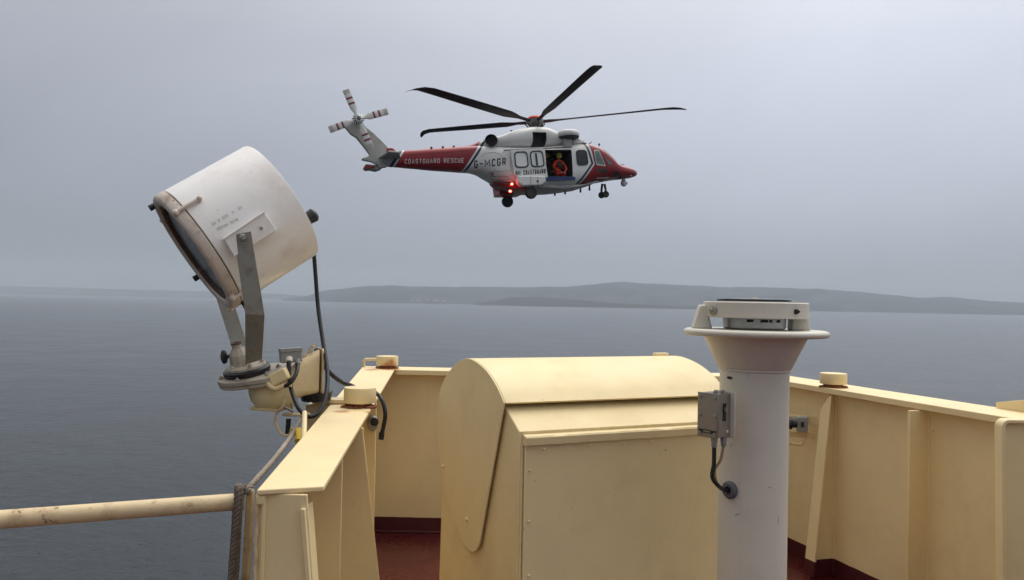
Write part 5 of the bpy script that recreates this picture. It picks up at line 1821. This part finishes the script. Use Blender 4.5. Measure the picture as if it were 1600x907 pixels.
# ---- main rotor
hz = H(836, 190).z
mr = MB()
mr.lathe([(0, -.55), (.28, -.55), (.24, -.25), (.34, -.16), (.42, -.08), (.42, .05), (.30, .10), (0, .10)], (0, 0, hz), n=32)
hub = mr.build('rotor_head', M_METAL, heli)
cp = H(836, 184.3)
mb = MB(); mb.lathe([(0, -.12), (.30, -.10), (.36, -.04), (.30, .04), (.12, .09), (0, .10)], (0, 0, cp.z), n=28); mb.build('hub_cap', paint('hub_cap_orange_red', (0.90, 0.075, 0.03), 0.35, 0.05, obj=True), hub)
mb = MB()
for k in range(10):
    a = 2 * pi * k / 10 + .2
    mb.tube([(.14 * cos(a), .14 * sin(a), hz - .5), (.48 * cos(a + .15), .48 * sin(a + .15), hz - .12)], .03, 6)
o = mb.build('pitch_rod', M_HD, hub); o['kind'] = 'stuff'
def blade_mesh():
    mb = MB()
    secs = []
    # (r, chord, thickness, sweep, droop, twist)
    tab = [(.30, .16, .16, 0, 0, 0), (.75, .20, .15, 0, 0, 0), (1.1, .26, .10, 0, .0, 10), (1.5, .50, .08, 0, 0, 11), (1.8, .62, .075, 0, 0, 11), (3.0, .63, .07, 0, 0, 10), (4.2, .63, .065, 0, 0, 9),
           (5.4, .62, .06, 0, 0, 7), (6.3, .61, .055, 0, 0, 6), (6.75, .54, .045, -.02, -.03, 2), (7.05, .36, .035, -.12, -.10, 0), (7.25, .20, .02, -.26, -.19, 0), (7.32, .08, .012, -.34, -.24, 0)]
    n = 14
    vs = []
    for r_, c_, th_, sw, dr_, tw in tab:
        ta = radians(tw)
        for k in range(n):
            a = 2 * pi * k / n
            y = c_ / 2 * cos(a); z = th_ / 2 * sin(a) * (1 + .35 * cos(a))
            vs.append((r_, sw + y * cos(ta) - z * sin(ta), dr_ + y * sin(ta) + z * cos(ta)))
    m = len(tab)
    fs = [(i * n + k, i * n + (k + 1) % n, (i + 1) * n + (k + 1) % n, (i + 1) * n + k) for i in range(m - 1) for k in range(n)]
    fs += [tuple(range(n)), tuple(range((m - 1) * n, m * n))]
    mb.add(vs, fs); return mb
def blade_paint():
    m, t, b = mat_base('main_blade_paint')
    v = coords(t, True)
    s = N(t, 'ShaderNodeSeparateXYZ'); t.links.new(v, s.inputs[0])
    f = rng(t, s.outputs[0], 1.2, 3.2, 1, 0, True)
    c = mixc(t, math_(t, 'MULTIPLY', f, rng(t, noise(t, v, 2, 3), .3, .6, .3, 1)), (.008, .009, .012), (.035, .010, .012))
    t.links.new(c, b.inputs['Base Color']); b.inputs['Roughness'].default_value = .6; b.inputs['Specular IOR Level'].default_value = .2
    return m
M_MB = blade_paint()
# tips: (px, py, sense) ; depth solved from the 7.3 m radius
hub_w = HM @ Vector((0, 0, hz - .04))
proto = None
for (px, py, near) in ((641, 132.5, True), (943, 94.5, True), (1069, 167, False), (651.5, 206.5, False), (866, 245, False)):
    rd = ray(px, py)
    oc = EYE - hub_w
    A1, B1, C1 = rd.dot(rd), 2 * rd.dot(oc), oc.dot(oc) - 7.34 ** 2
    disc = max(0, B1 * B1 - 4 * A1 * C1)
    t_ = (-B1 + (-1 if near else 1) * sqrt(disc)) / (2 * A1)
    tipw = EYE + rd * t_
    d = (HMi.to_3x3() @ (tipw - hub_w)).normalized()

    side = Vector((0, 0, 1)).cross(d).normalized()      # leading side (turns anticlockwise from above)
    upv = d.cross(side)
    Mx = Matrix((d, side, upv)).transposed().to_4x4(); Mx.translation = Vector((0, 0, hz - .04))
    if proto is None:
        o = proto = blade_mesh().build('rotor_blade', M_MB, hub, smooth=50)
    else:
        o = proto.copy(); COL.objects.link(o); o.parent = hub
    o.matrix_local = Mx

# ---- crew in the doorway
def skin_body(name, verts, edges, radii, mat, root=0, sub=2):
    me = bpy.data.meshes.new(name)
    me.from_pydata(verts, edges, [])
    o = bpy.data.objects.new(name, me); COL.objects.link(o)
    sk_ = o.modifiers.new('skin', 'SKIN')
    for i, r in enumerate(radii):
        me.skin_vertices[0].data[i].radius = (r, r) if not isinstance(r, tuple) else r
    me.skin_vertices[0].data[root].use_root = True
    ss = o.modifiers.new('sub', 'SUBSURF'); ss.levels = sub; ss.render_levels = sub
    bpy.context.view_layer.update()
    dg = bpy.context.evaluated_depsgraph_get()
    m2 = bpy.data.meshes.new_from_object(o.evaluated_get(dg))
    o.modifiers.clear(); o.data = m2; m2.name = name
    m2.materials.clear(); m2.materials.append(mat)
    m2.polygons.foreach_set('use_smooth', [True] * len(m2.polygons))
    return o
M_SUIT = paint('orange_red_drysuit', (0.62, 0.045, 0.012), 0.7, 0.12, obj=True, dirt=(0.30, 0.02, 0.01), dirt_amt=.5, dirt_scale=12, bscale=40)
M_SUIT2 = paint('dark_flightsuit', (0.06, 0.065, 0.05), 0.8, 0.2, obj=True)
M_VEST = paint('dark_green_vest', (0.03, 0.045, 0.035), 0.8, 0.2, obj=True)
M_SKIN = paint('skin', (0.45, 0.26, 0.19), 0.55, 0.05, obj=True, bstr=0)
M_HELM = paint('yellow_helmet', (0.62, 0.48, 0.06), 0.35, 0.05, obj=True)
M_GLOVE = paint('tan_glove', (0.30, 0.20, 0.14), 0.7, 0.1, obj=True)
def crew(cx, cy, label, suit, lean=0.0, z0=None, face=0.0):
    """kneeling person; local x = right of picture, -y = towards the camera"""
    root = bpy.data.objects.new('person', None); COL.objects.link(root)
    z0 = dB.z + .055 if z0 is None else z0
    Mp = HM @ Matrix.Translation((cx, cy, z0)) @ Matrix.Rotation(face, 4, 'Z')
    root.matrix_world = Mp
    tag(root, label, 'person')
    vs = [(0, .10, .28), (0, .08, .42), (0, .00, .58), (0, -.08, .76), (0, -.12, .86), (0, -.15, .92),
          (.19, -.08, .76), (.33, -.18, .52), (.22, -.40, .34), (.10, -.46, .24),
          (-.19, -.08, .76), (-.33, -.18, .52), (-.22, -.40, .34), (-.09, -.46, .23),
          (.12, .08, .24), (.19, -.36, .20), (.17, -.16, .07), (.17, .22, .06),
          (-.12, .08, .24), (-.19, -.34, .18), (-.17, -.04, .07), (-.17, .26, .07)]
    ed = [(0, 1), (1, 2), (2, 3), (3, 4), (4, 5), (3, 6), (6, 7), (7, 8), (8, 9), (3, 10), (10, 11), (11, 12), (12, 13), (0, 14), (14, 15), (15, 16), (16, 17), (0, 18), (18, 19), (19, 20), (20, 21)]
    rad = [(.15, .12), (.15, .12), (.165, .13), (.15, .11), .06, .055, .085, .065, .05, .038, .085, .065, .05, .038, .10, .08, .065, .05, .10, .08, .065, .05]
    b = skin_body('body', vs, ed, rad, suit); b.parent = root
    # head, tilted down
    R_ = Matrix.Rotation(radians(28), 3, 'X')
    hc = Vector((0, -.19, 1.02))
    mb = MB(); mb.sphere(hc, .105, 20, 14, (.82, .95, 1.15), R_)
    mb.prism([hc + Vector((-.012, -.085, .01)), hc + Vector((.012, -.085, .01)), hc + Vector((.016, -.10, -.035)), hc + Vector((-.016, -.10, -.035))], (0, -.018, -.004))
    for s in (-1, 1):
        mb.sphere(hc + Vector((s * .035, -.088, .012)), .014, 8, 6)
    mb.box(hc + Vector((0, -.088, -.062)), (.045, .02, .012))
    h = mb.build('head', M_SKIN, root)
    mb = MB(); mb.sphere(hc + Vector((0, .025, .035)), .145, 22, 14, (.95, 1.05, .95), R_)
    he = mb.build('helmet', M_HELM, root, smooth=60)
    mb = MB(); mb.sphere(hc + Vector((0, -.055, .045)), .105, 16, 10, (1.0, .75, .55), R_); mb.build('visor', M_DKGLASS, he, smooth=60)
    mb = MB(); mb.box((0, -.17, .66), (.22, .10, .26)); mb.box((0, .06, .66), (.2, .07, .28)); mb.build('life_vest', M_VEST, root, bevel=.03, seg=3)
    # hands
    for s, (wx, wy, wz) in ((1, (.10, -.46, .24)), (-1, (-.09, -.46, .23))):
        v2 = [(wx, wy, wz), (wx - s * .02, wy - .05, wz - .02)]
        e2 = [(0, 1)]; r2 = [.028, (.038, .022)]
        for q, (fx, fl) in enumerate(((-.030, .06), (-.010, .07), (.010, .066), (.028, .052))):
            i = len(v2)
            v2 += [(wx - s * .02 + fx, wy - .085, wz - .028), (wx - s * .02 + fx, wy - .085 - fl * .4, wz - .05), (wx - s * .02 + fx * .9, wy - .085 - fl * .45, wz - .05 - fl * .4)]
            e2 += [(1, i), (i, i + 1), (i + 1, i + 2)]; r2 += [.010, .009, .008]
        i = len(v2)
        v2 += [(wx - s * .065, wy - .05, wz - .01), (wx - s * .075, wy - .085, wz - .03)]; e2 += [(1, i), (i, i + 1)]; r2 += [.012, .010]
        g = skin_body('hand', v2, e2, r2, M_GLOVE, 1, 1); g.parent = root
    return root
px_ = H(877.5, 278, -.95)
crew(px_.x, -.62, 'crew member in orange red suit and yellow helmet crouching in the helicopter doorway', M_SUIT)
px_ = H(858, 278, -.5)
crew(px_.x, -.05, 'dim crew member in dark suit at the left side of the helicopter doorway', M_SUIT2, face=radians(25), z0=dB.z + .2)
